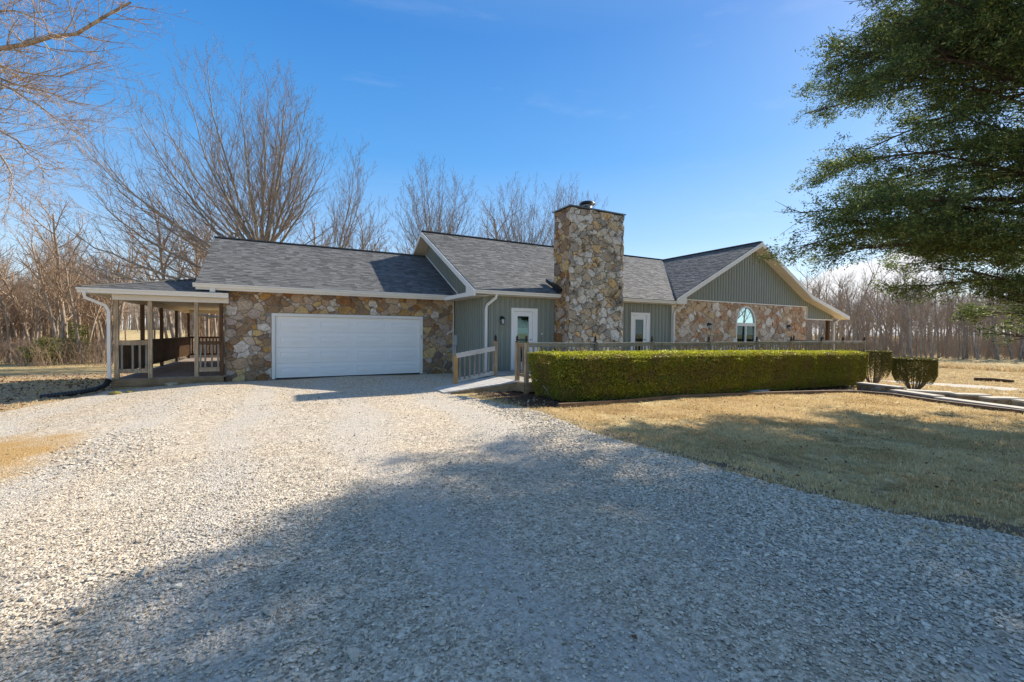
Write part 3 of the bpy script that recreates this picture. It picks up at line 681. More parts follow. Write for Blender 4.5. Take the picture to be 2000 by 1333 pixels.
def glazed_door(d, blind_low, name='patio_door'):
    x0, x1, z0, z1 = d; p = obj('door_frame', (lambda m: (m.box(x0, x0+.11, YM-.05, YM+.06, z0, z1), m.box(x1-.2, x1, YM-.05, YM+.06, z0, z1), m.box(x0+.11, x1-.2, YM-.05, YM+.06, z1-.12, z1), m)[-1])(MB()), 'door_white', house)
    a, b, c, e = x0+.12, x1-.21, z0+.02, z1-.13
    mb = MB(); y0, y1 = YM-.03, YM+.02
    mb.box(a, a+.13, y0, y1, c, e); mb.box(b-.15, b, y0, y1, c, e); mb.box(a+.13, b-.15, y0, y1, e-.16, e); mb.box(a+.13, b-.15, y0, y1, c, c+.28)
    ringbox(mb, a+.1, b-.12, c+.25, e-.13, y0, .03, .012)
    dr = obj('door', mb, 'door_white', house)
    obj('glass_pane', MB().box(a+.13, b-.15, YM-.012, YM-.006, c+.28, e-.16), 'glass', dr)
    obj('door_backing', MB().box(a+.1, b-.1, YM+.06, YM+.1, c, e), 'dark', dr)
    bl = MB(); z = c+.28+blind_low[0]; top = c+.28+blind_low[1]
    while z < top: bl.box(a+.135, b-.155, YM+.012, YM+.03, z, z+.021); z += .025
    tag(obj('blind_slats', bl, 'blind', dr), kind='stuff')
    kb = MB().lathe((0, 0, 0), [(.012, 0), (.012, .03), (.03, .04), (.03, .065), (.01, .075)], 8)
    kb.v = [(b-.07+x, YM-.03-z, c+.93+yy) for x, yy, z in kb.v]; obj('door_knob', kb, 'brass', dr)
    kb = MB().lathe((0, 0, 0), [(.025, 0), (.025, .02)], 8); kb.v = [(b-.07+x, YM-.03-z, c+1.08+yy) for x, yy, z in kb.v]; obj('deadbolt', kb, 'brass', dr)
glazed_door(D1, (.45, 1.2)); glazed_door(D2_, (.0, 1.7))
obj('doorbell', MB().box(8.36, 8.4, YM-.05, YM-.03, 1.55, 1.62), 'white', house)

# chimney
ch = obj('chimney', MB().box(XC0+.03, XC1-.03, YC+.0, 13.6, -.4, 6.12), 'mortar_dark', house)
veneer(ch, stone_cells(XC0, XC1, -.2, 6.1, .055, .2, 15), lambda u, v, d: (u, YC-d, v), 'stone_grey', 8, LIM['chim'], None, .02, .07)
veneer(ch, stone_cells(YC, 13.6, -.2, 6.1, .06, .22, 16), lambda u, v, d: (XC0+.03-d, u, v), 'stone_warm', 9, LIM['chims'], None, .02, .05)
veneer(ch, stone_cells(YC, 13.6, -.2, 6.1, .08, .2, 17), lambda u, v, d: (XC1-.03+d, u, v), 'stone_grey', 10, 0)
obj('chimney_cap', MB().box(XC0-.06, XC1+.05, YC-.08, 13.66, 6.12, 6.16), 'metal', house)
fl = obj('flue', MB().lathe((10.08, 13.05, 6.16), [(.17, 0), (.17, .2), (.2, .2), (.2, .26), (.13, .27)], 16), 'metal', house, True)
obj('flue_cap', MB().lathe((10.08, 13.05, 6.41), [(.12, 0), (.30, .035), (.31, .05), (.24, .12), (.08, .16)], 16), 'black', house, True)
obj('chimney_flashing', MB().prism([(XC0-.16, 13.0, 3.1), (XC0-.0, 13.0, 3.1), (XC0-.0, 13.9, 3.56), (XC0-.16, 13.9, 3.56)], (0, -.03, .12)), 'black', house)

# right wing stone wall with arched window
WX0, WX1, WZ0, WZS, WZT = 19.57, 21.12, .9, 2.17, 3.03
WXC = (WX0+WX1)/2; WRX = (WX1-WX0)/2; WRZ = WZT-WZS
def arch(rx, rz, n=18): return [(WXC+rx*math.cos(math.pi*i/n), WZS+rz*math.sin(math.pi*i/n)) for i in range(n+1)]
mb = MB(); mb.box(15.1, WX0, YM, YM+.25, -1, 3.2); mb.box(WX1, 25.65, YM, YM+.25, -1, 3.2); mb.box(WX0, WX1, YM, YM+.25, -1, WZ0)
ar = arch(WRX, WRZ); 
for i in range(len(ar)-1):
    (xa, za), (xb, zb) = ar[i], ar[i+1]; mb.prism([(xa, YM, za), (xa, YM, 3.2), (xb, YM, 3.2), (xb, YM, zb)], (0, .25, 0))
mb.box(25.4, 25.65, YM+.25, 24, -1.2, 3.2)
ww = obj('wing_wall', mb, 'mortar_light', house)
def hole_w(x, y, m):
    if not (WX0-m*.2 < x < WX1+m*.2 and y > WZ0): return False
    return y < WZS or ((x-WXC)/(WRX+.02))**2+((y-WZS)/(WRZ+.02))**2 < 1
def clip_w(c, poly):
    x, y, _ = c
    if y < WZ0: return clip(poly, 0, 1, WZ0-.01) if WX0 < x < WX1 else poly
    if y < WZS+.05:
        if x < WX0+.02: return clip(poly, 1, 0, WX0-.01)
        if x > WX1-.02: return clip(poly, -1, 0, -WX1-.01)
        return poly
    nx, ny = (x-WXC)/WRX, (y-WZS)/WRZ; L = math.hypot(nx, ny)
    if L > 2.2: return poly
    a = math.atan2(ny, nx); px, py = WXC+WRX*math.cos(a), WZS+WRZ*math.sin(a); gx, gy = math.cos(a)/WRX, math.sin(a)/WRZ; gl = math.hypot(gx, gy); gx /= gl; gy /= gl
    return clip(poly, -gx, -gy, -(gx*px+gy*py)-.012)
veneer(ww, stone_cells(15.22, 25.63, 0.1, 3.14, .06, .22, 25, hole_w), lambda u, v, d: (u, YM-d, v), 'stone_pink', 12, LIM['wing'], clip_w, .015, .05)
# arched window
wf = MB(); y0, y1 = YM-.04, YM+.08
oa, ia = arch(WRX, WRZ), arch(WRX-.07, WRZ-.07)
for i in range(len(oa)-1):
    a, b, c, d = oa[i], oa[i+1], ia[i+1], ia[i]; wf.prism([(a[0], y0, a[1]), (b[0], y0, b[1]), (c[0], y0, c[1]), (d[0], y0, d[1])], (0, y1-y0, 0))
wf.box(WX0, WX0+.07, y0, y1, WZ0, WZS); wf.box(WX1-.07, WX1, y0, y1, WZ0, WZS); wf.box(WX0+.07, WX1-.07, y0, y1, WZ0, WZ0+.07)
wf.box(WX0+.07, WX1-.07, y0+.005, y1, WZS-.14, WZS+.02); wf.box(WXC-.03, WXC+.04, y0+.01, y1, WZ0+.07, WZS-.14)
wn_ = obj('arched_window', wf, 'white', house)
g1 = MB(); pts = arch(WRX-.07, WRZ-.07); g1.prism([(x, YM+.02, max(z, WZS+.02)) for x, z in pts], (0, .006, 0)); obj('glass_pane', g1, 'glass', wn_)
obj('glass_pane', MB().box(WX0+.07, WXC-.03, YM+.035, YM+.04, WZ0+.07, WZS-.14), 'glass', wn_)
obj('glass_pane', MB().box(WXC+.04, WX1-.07, YM+.02, YM+.025, WZ0+.07, WZS-.14), 'glass', wn_)
bl = MB(); z = WZ0+.35
while z < WZS-.15: bl.box(WX0+.08, WX1-.08, YM+.10, YM+.125, z, z+.008); z += .04
tag(obj('blind_slats', bl, 'blind', wn_), kind='stuff')
obj('room_backing', MB().box(WX0-.1, WX1+.1, YM+.26, YM+.28, WZ0-.1, 3.2), 'dark', wn_)

# wing gable siding
def zr_wing(x): return 6.14-.512*abs(x-20.8) if x < 25.4 else 3.785-.265*(x-25.4)
mb = MB(); mb.prism([(15.2, YM+.02, 3.2), (25.65, YM+.02, 3.2), (25.4, YM+.02, 3.5), (20.8, YM+.02, 5.85), (15.45, YM+.02, 3.2)], (0, .15, 0))
mb.prism([(25.66, YM+.02, 2.52), (28.36, YM+.02, 2.52), (28.36, YM+.02, 2.75), (25.66, YM+.02, 3.45)], (0, .15, 0))
gb = obj('gable_wall', mb, 'siding', house)
x = 15.45
while x < 28.35:
    x1 = x+BW; zb = 3.2 if x < 25.6 else 2.54
    t0, t1 = zr_wing(x)-.2, zr_wing(x1)-.2
    if max(t0, t1) > zb+.02: board(gb, (0, YM+.02), (1, 0), (0, -1), x, min(x1, 28.36), zb, t0, t1, 'siding')
    x = x1
obj('gable_trim', MB().box(15.3, 25.69, YM-.06, YM-.0, 3.14, 3.19), 'white', house)
obj('corner_trim', MB().box(25.65, 25.69, YM-.06, YM+.02, 2.52, 3.14), 'white', house)
obj('porch_trim', MB().box(25.69, 28.36, YM-.06, YM+.02, 2.47, 2.52), 'white', house)
obj('corner_trim', MB().box(15.1, 15.22, YM-.04, YM-.0, .1, 2.95), 'white', house)
obj('porch_post', MB().box(28.12, 28.27, YM+.05, YM+.2, -1.0, 2.5), 'wood_brown', house)

# roofs: slab + courses of shingles
def roof(name, P0, U, Vv, poly, parent=house):
    """P0 origin, U along eave (unit), Vv up the slope (unit); poly convex in (u,v)"""
    P0, U, Vv = Vector(P0), Vector(U).normalized(), Vector(Vv).normalized(); N = U.cross(Vv).normalized()
    if N.z < 0: N = -N
    mb = MB(); mb.prism([P0+U*u+Vv*v for u, v in poly], -N*.07); sl = obj(name, mb, 'shingle', parent)
    vmin = min(p[1] for p in poly); vmax = max(p[1] for p in poly); ex = .14; S = MB(); v = vmin; row = 0; r = random.Random(len(name)*7+int(vmax*10))
    while v < vmax-.02:
        vm = v+ex*.5; us = []
        for i in range(len(poly)):
            a, b = poly[i-1], poly[i]
            if (a[1]-vm)*(b[1]-vm) < 0: us.append(a[0]+(b[0]-a[0])*(vm-a[1])/(b[1]-a[1]))
        if len(us) >= 2:
            u, ue = min(us), max(us); u -= 0; off = -r.uniform(0, .3)
            c = u+off
            while c < ue:
                w = r.choice((.12, .16, .2, .24, .3)); a = max(c, u); b = min(c+w, ue); c += w
                if b-a < .03: continue
                t = r.choice((.009, .010, .016, .018)); v0 = v-r.choice((.0, .0, .008)); v1 = min(v+ex+.012, vmax)
                q = [P0+U*a+Vv*v0+N*t, P0+U*b+Vv*v0+N*t, P0+U*b+Vv*v1+N*.003, P0+U*a+Vv*v1+N*.003, P0+U*a+Vv*v0, P0+U*b+Vv*v0, P0+U*b+Vv*v1, P0+U*a+Vv*v1]
                S.add(q, [(0, 1, 2, 3), (4, 5, 1, 0), (0, 3, 7, 4), (1, 5, 6, 2)])
        v += ex; row += 1
    tag(obj('shingles', S, 'shingle', sl), kind='stuff')
    return sl
def slope(dx, dy, dz): return Vector((dx, dy, dz))
GE = 15.97
# garage: eave z 3.06 at Y 15.97, ridge Y 20.32 z 5.24
sg = math.hypot(4.35, 2.18)
roof('garage_roof', (-2.36, GE, 3.06), (1, 0, 0), (0, 4.35, 2.18), [(0, 0), (8.42, 0), (8.42, sg), (0, sg)])
roof('garage_roof', (6.06, 24.67, 3.06), (-1, 0, 0), (0, -4.35, 2.18), [(0, 0), (8.42, 0), (8.42, sg), (0, sg)])
obj('ridge_cap', MB().bar((-2.38, 20.32, 5.25), (6.05, 20.32, 5.25), .26, .04), 'shingle', house)
sm = math.hypot(6.23, 3.13)
ML = 15.26   # ridge length 5.55 -> 20.81
roof('main_roof', (5.55, 13.07, 3.05), (1, 0, 0), (0, 6.23, 3.13), [(0, 0), (9.4, 0), (ML, sm), (0, sm)])
roof('main_roof', (20.81, 25.53, 3.05), (-1, 0, 0), (0, -6.23, 3.13), [(-4, 0), (ML, 0), (ML, sm), (0, sm)])
obj('ridge_cap', MB().bar((5.53, 19.3, 6.19), (20.8, 19.3, 6.19), .26, .04), 'shingle', house)
sw_ = math.hypot(5.86, 3.0)
roof('wing_roof', (14.94, 13.05, 3.14), (0, 1, 0), (5.86, 0, 3.03), [(0, 0), (6.24, sw_), (0, sw_)])
obj('ridge_cap', MB().bar((20.8, 13.04, 6.19), (20.8, 19.3, 6.19), .24, .04), 'shingle', house)
obj('valley_flashing', MB().bar((14.98, 13.12, 3.12), (20.8, 19.3, 6.18), .09, .03), 'black', house)
se = math.hypot(4.6, 2.42)
roof('wing_roof', (25.4, 25.5, 3.75), (0, -1, 0), (-4.6, 0, 2.40), [(0, 0), (12.45, 0), (12.45, se), (0, se)])
sp_ = math.hypot(3.84, 1.0)
roof('wing_porch_roof', (29.24, 25.5, 2.73), (0, -1, 0), (-3.84, 0, 1.02), [(0, 0), (12.45, 0), (12.45, sp_), (0, sp_)])
# porch roof (hip)
roof('porch_roof', (-4.93, 15.95, 2.78), (1, 0, 0), (0, 2.6, .65), [(0, 0), (3.25, 0), (3.25, 2.0), (2.6, 2.68), (2.4, 2.68)] if False else [(0, 0), (3.25, 0), (3.25, 2.68), (2.6, 2.68)])
roof('porch_roof', (-4.93, 27.6, 2.78), (0, -1, 0), (2.6, 0, .65), [(0, 0), (11.65, 0), (9.05, 2.68), (0, 2.68)])
obj('ridge_cap', MB().bar((-4.93, 15.95, 2.8), (-2.35, 18.55, 3.46), .16, .03), 'shingle', house)

# gutters, rake boards, soffits
def gutter(a, b, z, n, parent=house, h=.12, w=.11):
    """K-style gutter; (a),(b) xy points on fascia line, n outward xy; z top"""
    prof = [(0, -h), (w*.62, -h), (w*.72, -h*.55), (w, -h*.3), (w, 0), (w-.012, 0), (w-.012, -.02), (.012, -.02), (0, -.0)]
    P = [Vector((a[0]+n[0]*d, a[1]+n[1]*d, z+zz)) for d, zz in prof]
    mb = MB(); mb.prism(P, (b[0]-a[0], b[1]-a[1], 0)); return obj('gutter', mb, 'white', parent)
gutter((-2.42, GE+.05), (6.02, GE+.05), 3.05, (0, -1))
gutter((5.53, 13.15), (XC0-.01, 13.15), 3.03, (0, -1))
gutter((XC1+.01, 13.15), (15.5, 13.15), 3.03, (0, -1))
gutter((-4.98, 16.02), (-1.52, 16.02), 2.77, (0, -1), h=.14)
gutter((-4.93, 16.0), (-4.93, 27.6), 2.77, (-1, 0))
gutter((29.2, 13.0), (29.2, 25.5), 2.70, (1, 0))
def rake(a, b, w=.2, t=.04, n=(1, 0, 0)):
    a, b, n = Vector(a), Vector(b), Vector(n); dn = Vector((0, 0, -w)); mb = MB(); mb.prism([a, b, b+dn, a+dn], n*t); return obj('rake_board', mb, 'white', house)
rake((5.50, 13.04, 3.02), (5.50, 19.3, 6.17)); rake((5.50, 25.5, 3.02), (5.50, 19.3, 6.17))

rake((14.92, 12.99, 3.12), (20.8, 12.99, 6.15), n=(0, 1, 0)); rake((20.8, 12.99, 6.15), (25.4, 12.99, 3.74), n=(0, 1, 0)); rake((25.4, 12.99, 3.74), (29.26, 12.99, 2.72), n=(0, 1, 0))
def soffit(a, b, off, n=20, mat='soffit'):
    """boards laid across a strip between a->b, width off; separate boards with shadow gaps"""
    a, b, off = Vector(a), Vector(b), Vector(off); d = (b-a)/n; up = Vector((0, 0, .015)); mb = MB(); bb = MB()
    for i in range(n):
        p = a+d*i+d*.04; q = a+d*(i+1)-d*.04; mb.prism([p, q, q+off, p+off], up)
    bb.prism([a+up, b+up, b+up+off, a+up+off], Vector((0, 0, .02)))
    s = obj('soffit', bb, mat, house); tag(obj('soffit_boards', mb, mat, s), kind='stuff'); return s
soffit((5.54, 13.12, 2.93), (5.54, 19.3, 5.98), (.52, 0, 0), 40); soffit((5.54, 25.4, 2.93), (5.54, 19.3, 5.98), (.52, 0, 0), 40)
soffit((15.0, 13.03, 2.98), (20.8, 13.03, 5.95), (0, .48, 0), 36); soffit((20.8, 13.03, 5.95), (25.4, 13.03, 3.54), (0, .48, 0), 32); soffit((25.4, 13.03, 3.54), (29.2, 13.03, 2.53), (0, .48, 0), 22)
obj('soffit', MB().box(-2.36, 6.0, GE+.06, YG+.01, 2.885, 2.90), 'soffit', house)
obj('soffit', MB().box(5.54, XC0, 13.17, YM+.01, 2.885, 2.90), 'soffit', house); obj('soffit', MB().box(XC1, 15.45, 13.17, YM+.01, 2.885, 2.90), 'soffit', house)
# fascia return closing the foot of the gable overhang over the side wall
obj('fascia_return', MB().box(5.50, 5.54, 13.06, GE+.05, 2.84, 2.98), 'white', house)
obj('fascia_return', MB().prism([(5.495, 13.035, 2.83), (5.495, 13.75, 2.83), (5.495, 13.75, 3.3), (5.495, 13.035, 2.98)], (.06, 0, 0)), 'white', house)
obj('soffit', MB().box(5.54, XW+.02, 13.1, GE+.05, 2.84, 2.855), 'soffit', house)
obj('fascia_return', MB().prism([(14.9, 13.0, 2.92), (15.5, 13.0, 2.92), (15.5, 13.0, 3.3), (14.92, 13.0, 3.12)], (0, .04, 0)), 'white', house)
obj('garage_fascia', MB().box(-2.36, 6.02, GE+.051, GE+.08, 2.86, 3.03), 'white', house)
obj('fascia_block', MB().box(-2.0, -1.86, GE-.0, GE+.05, 2.77, 2.93), 'white', house)
obj('eave_gap_shade', MB().box(-1.85, -1.6, 16.2, 16.3, 2.7, 2.9), 'black', house)  # black block standing in for the shade in the gap between the gutters

def downspout(pts, label=None):
    mb = MB(); pts = [Vector(p) for p in pts]; mb.tube(pts, .052, 4); return obj('downspout', mb, 'white', house)
downspout([(6.35, 13.1, 2.93), (6.34, 13.13, 2.80), (6.12, 13.38, 2.55), (6.10, 13.4, 2.4), (6.10, 13.4, .15)])
downspout([(15.4, 13.1, 2.93), (15.4, 13.13, 2.80), (15.18, 13.38, 2.60), (15.16, 13.4, 2.4), (15.16, 13.4, -.2)])
downspout([(28.55, 13.2, 2.6), (28.5, 13.25, 2.45), (28.42, 13.4, 2.3), (28.42, 13.4, -.8)])
downspout([(-4.83, 15.9, 2.66), (-4.82, 15.93, 2.5), (-4.45, 16.12, 2.3), (-4.38, 16.12, 2.15), (-4.38, 16.12, .18)])
mb = MB(); mb.box(XW-.09, XW-.01, 15.95, 16.28, 1.1, 1.5)
eb = empty('electric_box', (XW-.05, 16.1, 0), 'pale grey electric meter box on conduits at the garage corner', 'electrical box')
obj('case', mb, 'box_grey', eb); obj('conduit', MB().tube([(XW-.05, 16.05, 0), (XW-.05, 16.05, 1.1)], .03, 8), 'box_grey', eb); obj('conduit', MB().tube([(XW-.05, 16.2, 0), (XW-.05, 16.2, 1.1)], .025, 8), 'box_grey', eb)

# wall lanterns
def lantern(x, z, y, label):
    e = empty('wall_lantern', (x, y, z), label, 'wall lamp', 'black wall lanterns on the house front')
    obj('mount', MB().box(x-.04, x+.04, y-.03, y, z+.02, z+.16).tube([(x, y-.03, z+.12), (x, y-.09, z+.15), (x, y-.13, z+.12)], .015, 6), 'black', e)
    obj('lamp_cap', MB().lathe((x, y-.13, z+.06), [(.075, 0), (.08, .03), (.04, .07), (.015, .09)], 10), 'black', e, True)
    obj('lamp_glass', MB().lathe((x, y-.13, z-.12), [(.045, 0), (.055, .09), (.06, .18)], 10), 'blind', e, True)
    c = MB()
    for k in range(4):
        a = k*math.pi/2+.4; c.tube([(x+.06*math.cos(a), y-.13+.06*math.sin(a), z-.13), (x+.068*math.cos(a), y-.13+.068*math.sin(a), z+.06)], .006, 4)
    c.lathe((x, y-.13, z-.14), [(.065, 0), (.065, .015)], 10); obj('lamp_cage', c, 'black', e)
lantern(6.72, 2.03, YM-.02, 'black lantern with glass cage left of the door beside the chimney')
lantern(11.85, 2.05, YM-.02, 'black lantern between the chimney and the second white door')
lantern(17.49, 1.98, YM-.03, 'black lantern on tan stone left of the arched window')
lantern(23.84, 1.98, YM-.03, 'black lantern on tan stone right of the arched window')

# ------------------------------------------------------------------ covered porch on the left
XP0, XP1, YP0, YP1 = -4.25, -1.70, 16.2, 27.0
po = empty('covered_porch', (-3, 16.2, 0), 'weathered timber porch with slatted railing at the left end of the house', 'porch')
me = None
x = XP0-.05; k = 0
while x < XP1+.0:
    if me is None: o = obj('plank', MB().box(x, x+.135, YP0-.02, YP1+.05, .165, .2), 'plank_porch', po); me = o.data; o0 = WO[o.name]; x00 = x
    else: link('plank', me, None, po, o0+Vector((x-x00, 0, 0)))
    x += .142
obj('rim_joist', MB().box(XP0-.1, XP1+.03, YP0-.07, YP0-.025, -.02, .17), 'wood_tan', po)
obj('rim_joist', MB().box(XP0-.1, XP0-.06, YP0-.02, YP1, -.1, .17), 'wood_greyZ', po)
obj('footing_board', MB().box(XP0-.05, XP1-.6, YP0-.1, YP0-.03, -.32, -.03), 'wood_tan', po)
def post(parent, x, y, z0, z1, w, mat, name='post'): return obj(name, MB().box(x-w/2, x+w/2, y-w/2, y+w/2, z0, z1), mat, parent)
for x in (-4.235, -3.48, -2.37, -1.73): post(po, x, YP0, .2, 2.5, .10, 'wood_post' if x < -1.8 else 'wood_brown')
for y in (18.83, 21.41, 24.08, 26.86): post(po, XP0, y, .2, 2.5, .10, 'wood_brown')
post(po, -1.75, 26.86, .2, 2.5, .10, 'wood_brown')
obj('beam', MB().box(-4.30, -1.53, 16.1, 16.28, 2.47, 2.63), 'soffit', po)
obj('beam', MB().box(-4.30, -4.20, 16.28, 26.95, 2.47, 2.63), 'soffit', po); obj('beam', MB().box(-4.2, -1.7, 26.82, 26.95, 2.47, 2.63), 'soffit', po)
obj('ceiling', MB().box(-4.9, -1.7, 16.28, 27.5, 2.635, 2.66), 'soffit', po)
def balusters(parent, pts, z0, z1, w, mat):
    me = None
    for x, y in pts:
        if me is None:
            o = obj('baluster', MB().box(x-w/2, x+w/2, y-w/2, y+w/2, z0, z1), mat, parent); me = o.data; b0 = WO[o.name]-Vector((x, y, 0))
        else: link('baluster', me, None, parent, b0+Vector((x, y, 0)))
obj('rail', MB().box(-4.18, -3.54, YP0-.03, YP0+.03, 1.17, 1.31), 'wood_post', po); obj('rail', MB().box(-4.18, -3.54, YP0-.03, YP0+.03, .36, .48), 'wood_post', po)
balusters(po, [(-4.12, YP0-.01), (-3.88, YP0-.01), (-3.72, YP0-.01), (-3.57, YP0-.01)], .42, 1.2, .045, 'wood_greyZ')
obj('rail', MB().box(-2.31, -1.76, YP0-.03, YP0+.03, 1.16, 1.28), 'wood_brown', po); obj('rail', MB().box(-2.31, -1.76, YP0-.03, YP0+.03, .34, .47), 'wood_post', po)
balusters(po, [(-2.27, YP0-.01), (-2.15, YP0-.01), (-1.98, YP0-.01), (-1.82, YP0-.01)], .42, 1.18, .045, 'wood_greyZ')
obj('rail', MB().box(XP0-.03, XP0+.05, YP0+.05, 26.8, 1.24, 1.28), 'wood_brown', po); obj('rail', MB().box(XP0-.0, XP0+.04, YP0+.05, 26.8, .36, .46), 'wood_brown', po)
obj('rail', MB().box(XP0+.05, -1.8, 26.82, 26.9, 1.2, 1.29), 'wood_brown', po); obj('rail', MB().box(XP0+.05, -1.8, 26.84, 26.88, .34, .43), 'wood_brown', po)
balusters(po, [(XP0+.065, YP0+.16+.135*i) for i in range(78)], .4, 1.24, .055, 'wood_brown')
balusters(po, [(-4.1+.145*i, 26.86) for i in range(16)], .38, 1.2, .05, 'wood_brown')
# corrugated drain hose, rocks by it
pts = [(-4.38, 16.08, .2), (-4.42, 15.98, .06), (-4.6, 15.86, -.03), (-4.9, 15.8, -.09), (-5.3, 15.85, -.14), (-5.75, 16.0, -.2)]
P_ = []
for i in range(len(pts)-1):
    for k in range(12): t = k/12; P_.append(Vector(pts[i]).lerp(Vector(pts[i+1]), t))
tag(obj('drain_hose', MB().tube(P_, [.075 if i % 2 else .058 for i in range(len(P_))], 10), 'pipe'), 'black corrugated drain hose lying below the porch downspout', 'drain hose')
def rock(name, x, y, s, mat, label, cat='rock', seed=0, sz=.6, z=None):
    r = random.Random(seed+int(x*100)); bm = bmesh.new(); bmesh.ops.create_icosphere(bm, subdivisions=2, radius=1)
    k = [Vector((r.uniform(-1, 1), r.uniform(-1, 1), r.uniform(-1, 1))).normalized() for _ in range(7)]
    for v in bm.verts:
        for q in k:
            d = v.co.dot(q)
            if d > .72: v.co -= q*(d-.72)
        v.co = Vector((v.co.x*s, v.co.y*s*.75, v.co.z*s*sz))
    me_ = bpy.data.meshes.new(name); bm.to_mesh(me_); bm.free(); zz = G(x, y) if z is None else z
    return tag(link(name, me_, mat, None, (x, y, zz+s*sz*.35)), label, cat)
M['moss'] = m_plain('mossy_stone', (.22, .19, .06), .9, .5, 20, .1, .6)
rock('rock', -4.0, 15.1, .16, 'moss', 'mossy rock on the gravel edge near the drain hose, larger of two', seed=1, sz=.4)
rock('rock', -3.72, 15.2, .1, 'moss', 'small mossy rock on the gravel, right of the larger mossy one', seed=2, sz=.4)
rock('rock', -3.0, 16.05, .24, 'stone_grey', 'flat grey stone lying against the porch front board', seed=3, sz=.35)
rock('rock', .3, 1.95, .045, 'chip_tan', 'fist sized pale pebble alone on the gravel near the camera', 'rock', seed=6, sz=.7)

# ------------------------------------------------------------------ timber deck in front, railing with finials
XD0, XD1, YD0 = 5.74, 24.0, 10.05
dk = empty('timber_deck', (8, 11.5, 0), 'weathered timber deck with finial topped posts running behind the long hedge', 'deck')
y = YD0-.04; me = None
while y < YM-.1:
    a = .0
    if y > YC-.2: a = 0
    if me is None: o = obj('plank', MB().box(XD0-.02, XD1+.04, y, y+.135, .25, .285), 'wood_grey', dk); me = o.data; o0 = WO[o.name]; y00 = y
    else: link('plank', me, None, dk, o0+Vector((0, y-y00, 0)))
    y += .142
obj('rim_joist', MB().box(XD0-.02, XD1+.03, YD0-.09, YD0-.045, .03, .27), 'wood_tan', dk)
obj('rim_joist', MB().box(XD0-.07, XD0-.03, YD0-.05, 10.62, .03, .27), 'wood_tan', dk)
obj('rim_joist', MB().box(XD1+.035, XD1+.075, YD0-.05, YM-.1, .03, .25), 'wood_tan', dk)
obj('brace_board', MB().box(6.35, 6.5, YD0-.2, YD0-.12, -.18, .16), 'wood_tan', dk)
fin_me = None
def railpost(x, y, z0, w=.1, h=1.36, parent=dk, mat='wood_post'):
    global fin_me
    p = obj('post', MB().box(x-w/2, x+w/2, y-w/2, y+w/2, z0, h), mat, parent)
    if fin_me is None:
        o = obj('finial', MB().lathe((0, 0, 0), [(.068, 0), (.068, .015), (.03, .03), (.036, .055), (.05, .075), (.048, .095), (.028, .115), (.042, .125), (.036, .15), (.012, .19)], 8), 'finial', p, org=(0, 0, 0)); fin_me = o.data
        o.location = Vector((x, y, h))-worg(p)
    else: link('finial', fin_me, None, p, (x, y, h))
PX = [5.78, 8.12, 10.41, 13.13, 15.85, 18.1, 20.33, 22.1, 24.0]
for x in PX: railpost(x, YD0, G(x, YD0)-.1 if x < 9 else -.5, mat='wood_post' if x < 6 or x > 18 else 'wood_greyZ')
railpost(5.76, 10.53, -.2)
for y in (11.8, 13.2): railpost(24.0, y, -.5, mat='wood_greyZ')
ZR = 1.31
for a, b in zip(PX[:-1], PX[1:]):
    s0 = R.uniform(-.012, .012); s1 = R.uniform(-.012, .012)
    obj('rail', MB().bar((a+.05, YD0, ZR+.02+s0), (b-.05, YD0, ZR+.02+s1), .10, .038), 'wood_grey', dk)
    obj('rail', MB().bar((a+.05, YD0+.012, ZR-.045+s0), (b-.05, YD0+.012, ZR-.045+s1), .038, .088), 'wood_grey', dk)
    obj('rail', MB().box(a+.05, b-.05, YD0-.02, YD0+.02, .38, .47), 'wood_grey', dk)
balusters(dk, [(5.98+.157*i, YD0-.035) for i in range(int(18/.157))], .42, ZR-.06, .036, 'wood_picket')
obj('rail', MB().box(5.73, 5.79, YD0+.05, 10.48, ZR-.08, ZR+.02), 'wood_tan', dk); obj('rail', MB().box(5.74, 5.78, YD0+.05, 10.48, .42, .5), 'wood_tan', dk)
balusters(dk, [(5.76, 10.2), (5.76, 10.37)], .45, ZR-.08, .038, 'wood_greyZ')
for a, b in ((YD0, 11.8), (11.8, 13.2)):
    obj('rail', MB().bar((XD1, a+.05, ZR+.02), (XD1, b-.05, ZR+.02), .10, .038), 'wood_grey', dk); obj('rail', MB().bar((XD1, a+.05, ZR-.045), (XD1, b-.05, ZR-.045), .038, .088), 'wood_grey', dk)
    obj('rail', MB().bar((XD1, a+.05, .42), (XD1, b-.05, .42), .04, .088), 'wood_grey', dk)
balusters(dk, [(XD1-.03, 10.2+.14*i) for i in range(22)], .42, ZR-.06, .038, 'wood_picket')

# ramp
rp = empty('access_ramp', (4.7, 11, 0), 'short grey plank ramp rising from the gravel to the deck', 'ramp')
NL, NR_, FL, FR = Vector((3.72, 10.85, .03)), Vector((5.72, 10.40, .285)), Vector((3.72, 11.75, .03)), Vector((5.75, 12.0, .285))
npl = 14
for i in range(npl):
    t0, t1 = (i+.03)/npl, (i+.97)/npl
    a, b, c, d = NL.lerp(NR_, t0), NL.lerp(NR_, t1), FL.lerp(FR, t1), FL.lerp(FR, t0)
    obj('plank', MB().prism([a, b, c, d], (0, 0, -.035)), 'plank', rp)
obj('stringer', MB().prism([NL+Vector((0, .01, -.04)), NR_+Vector((0, .01, -.04)), NR_+Vector((0, .01, -.26)), NR_.lerp(NL, .45)+Vector((0, .01, -.22)), NL+Vector((.15, .01, -.09))], (0, .04, 0)), 'wood_tan', rp)
obj('stringer', MB().prism([FL+Vector((0, -.05, -.04)), FR+Vector((0, -.05, -.04)), FR+Vector((0, -.05, -.24)), FL+Vector((.15, -.05, -.09))], (0, .04, 0)), 'wood_tan', rp)
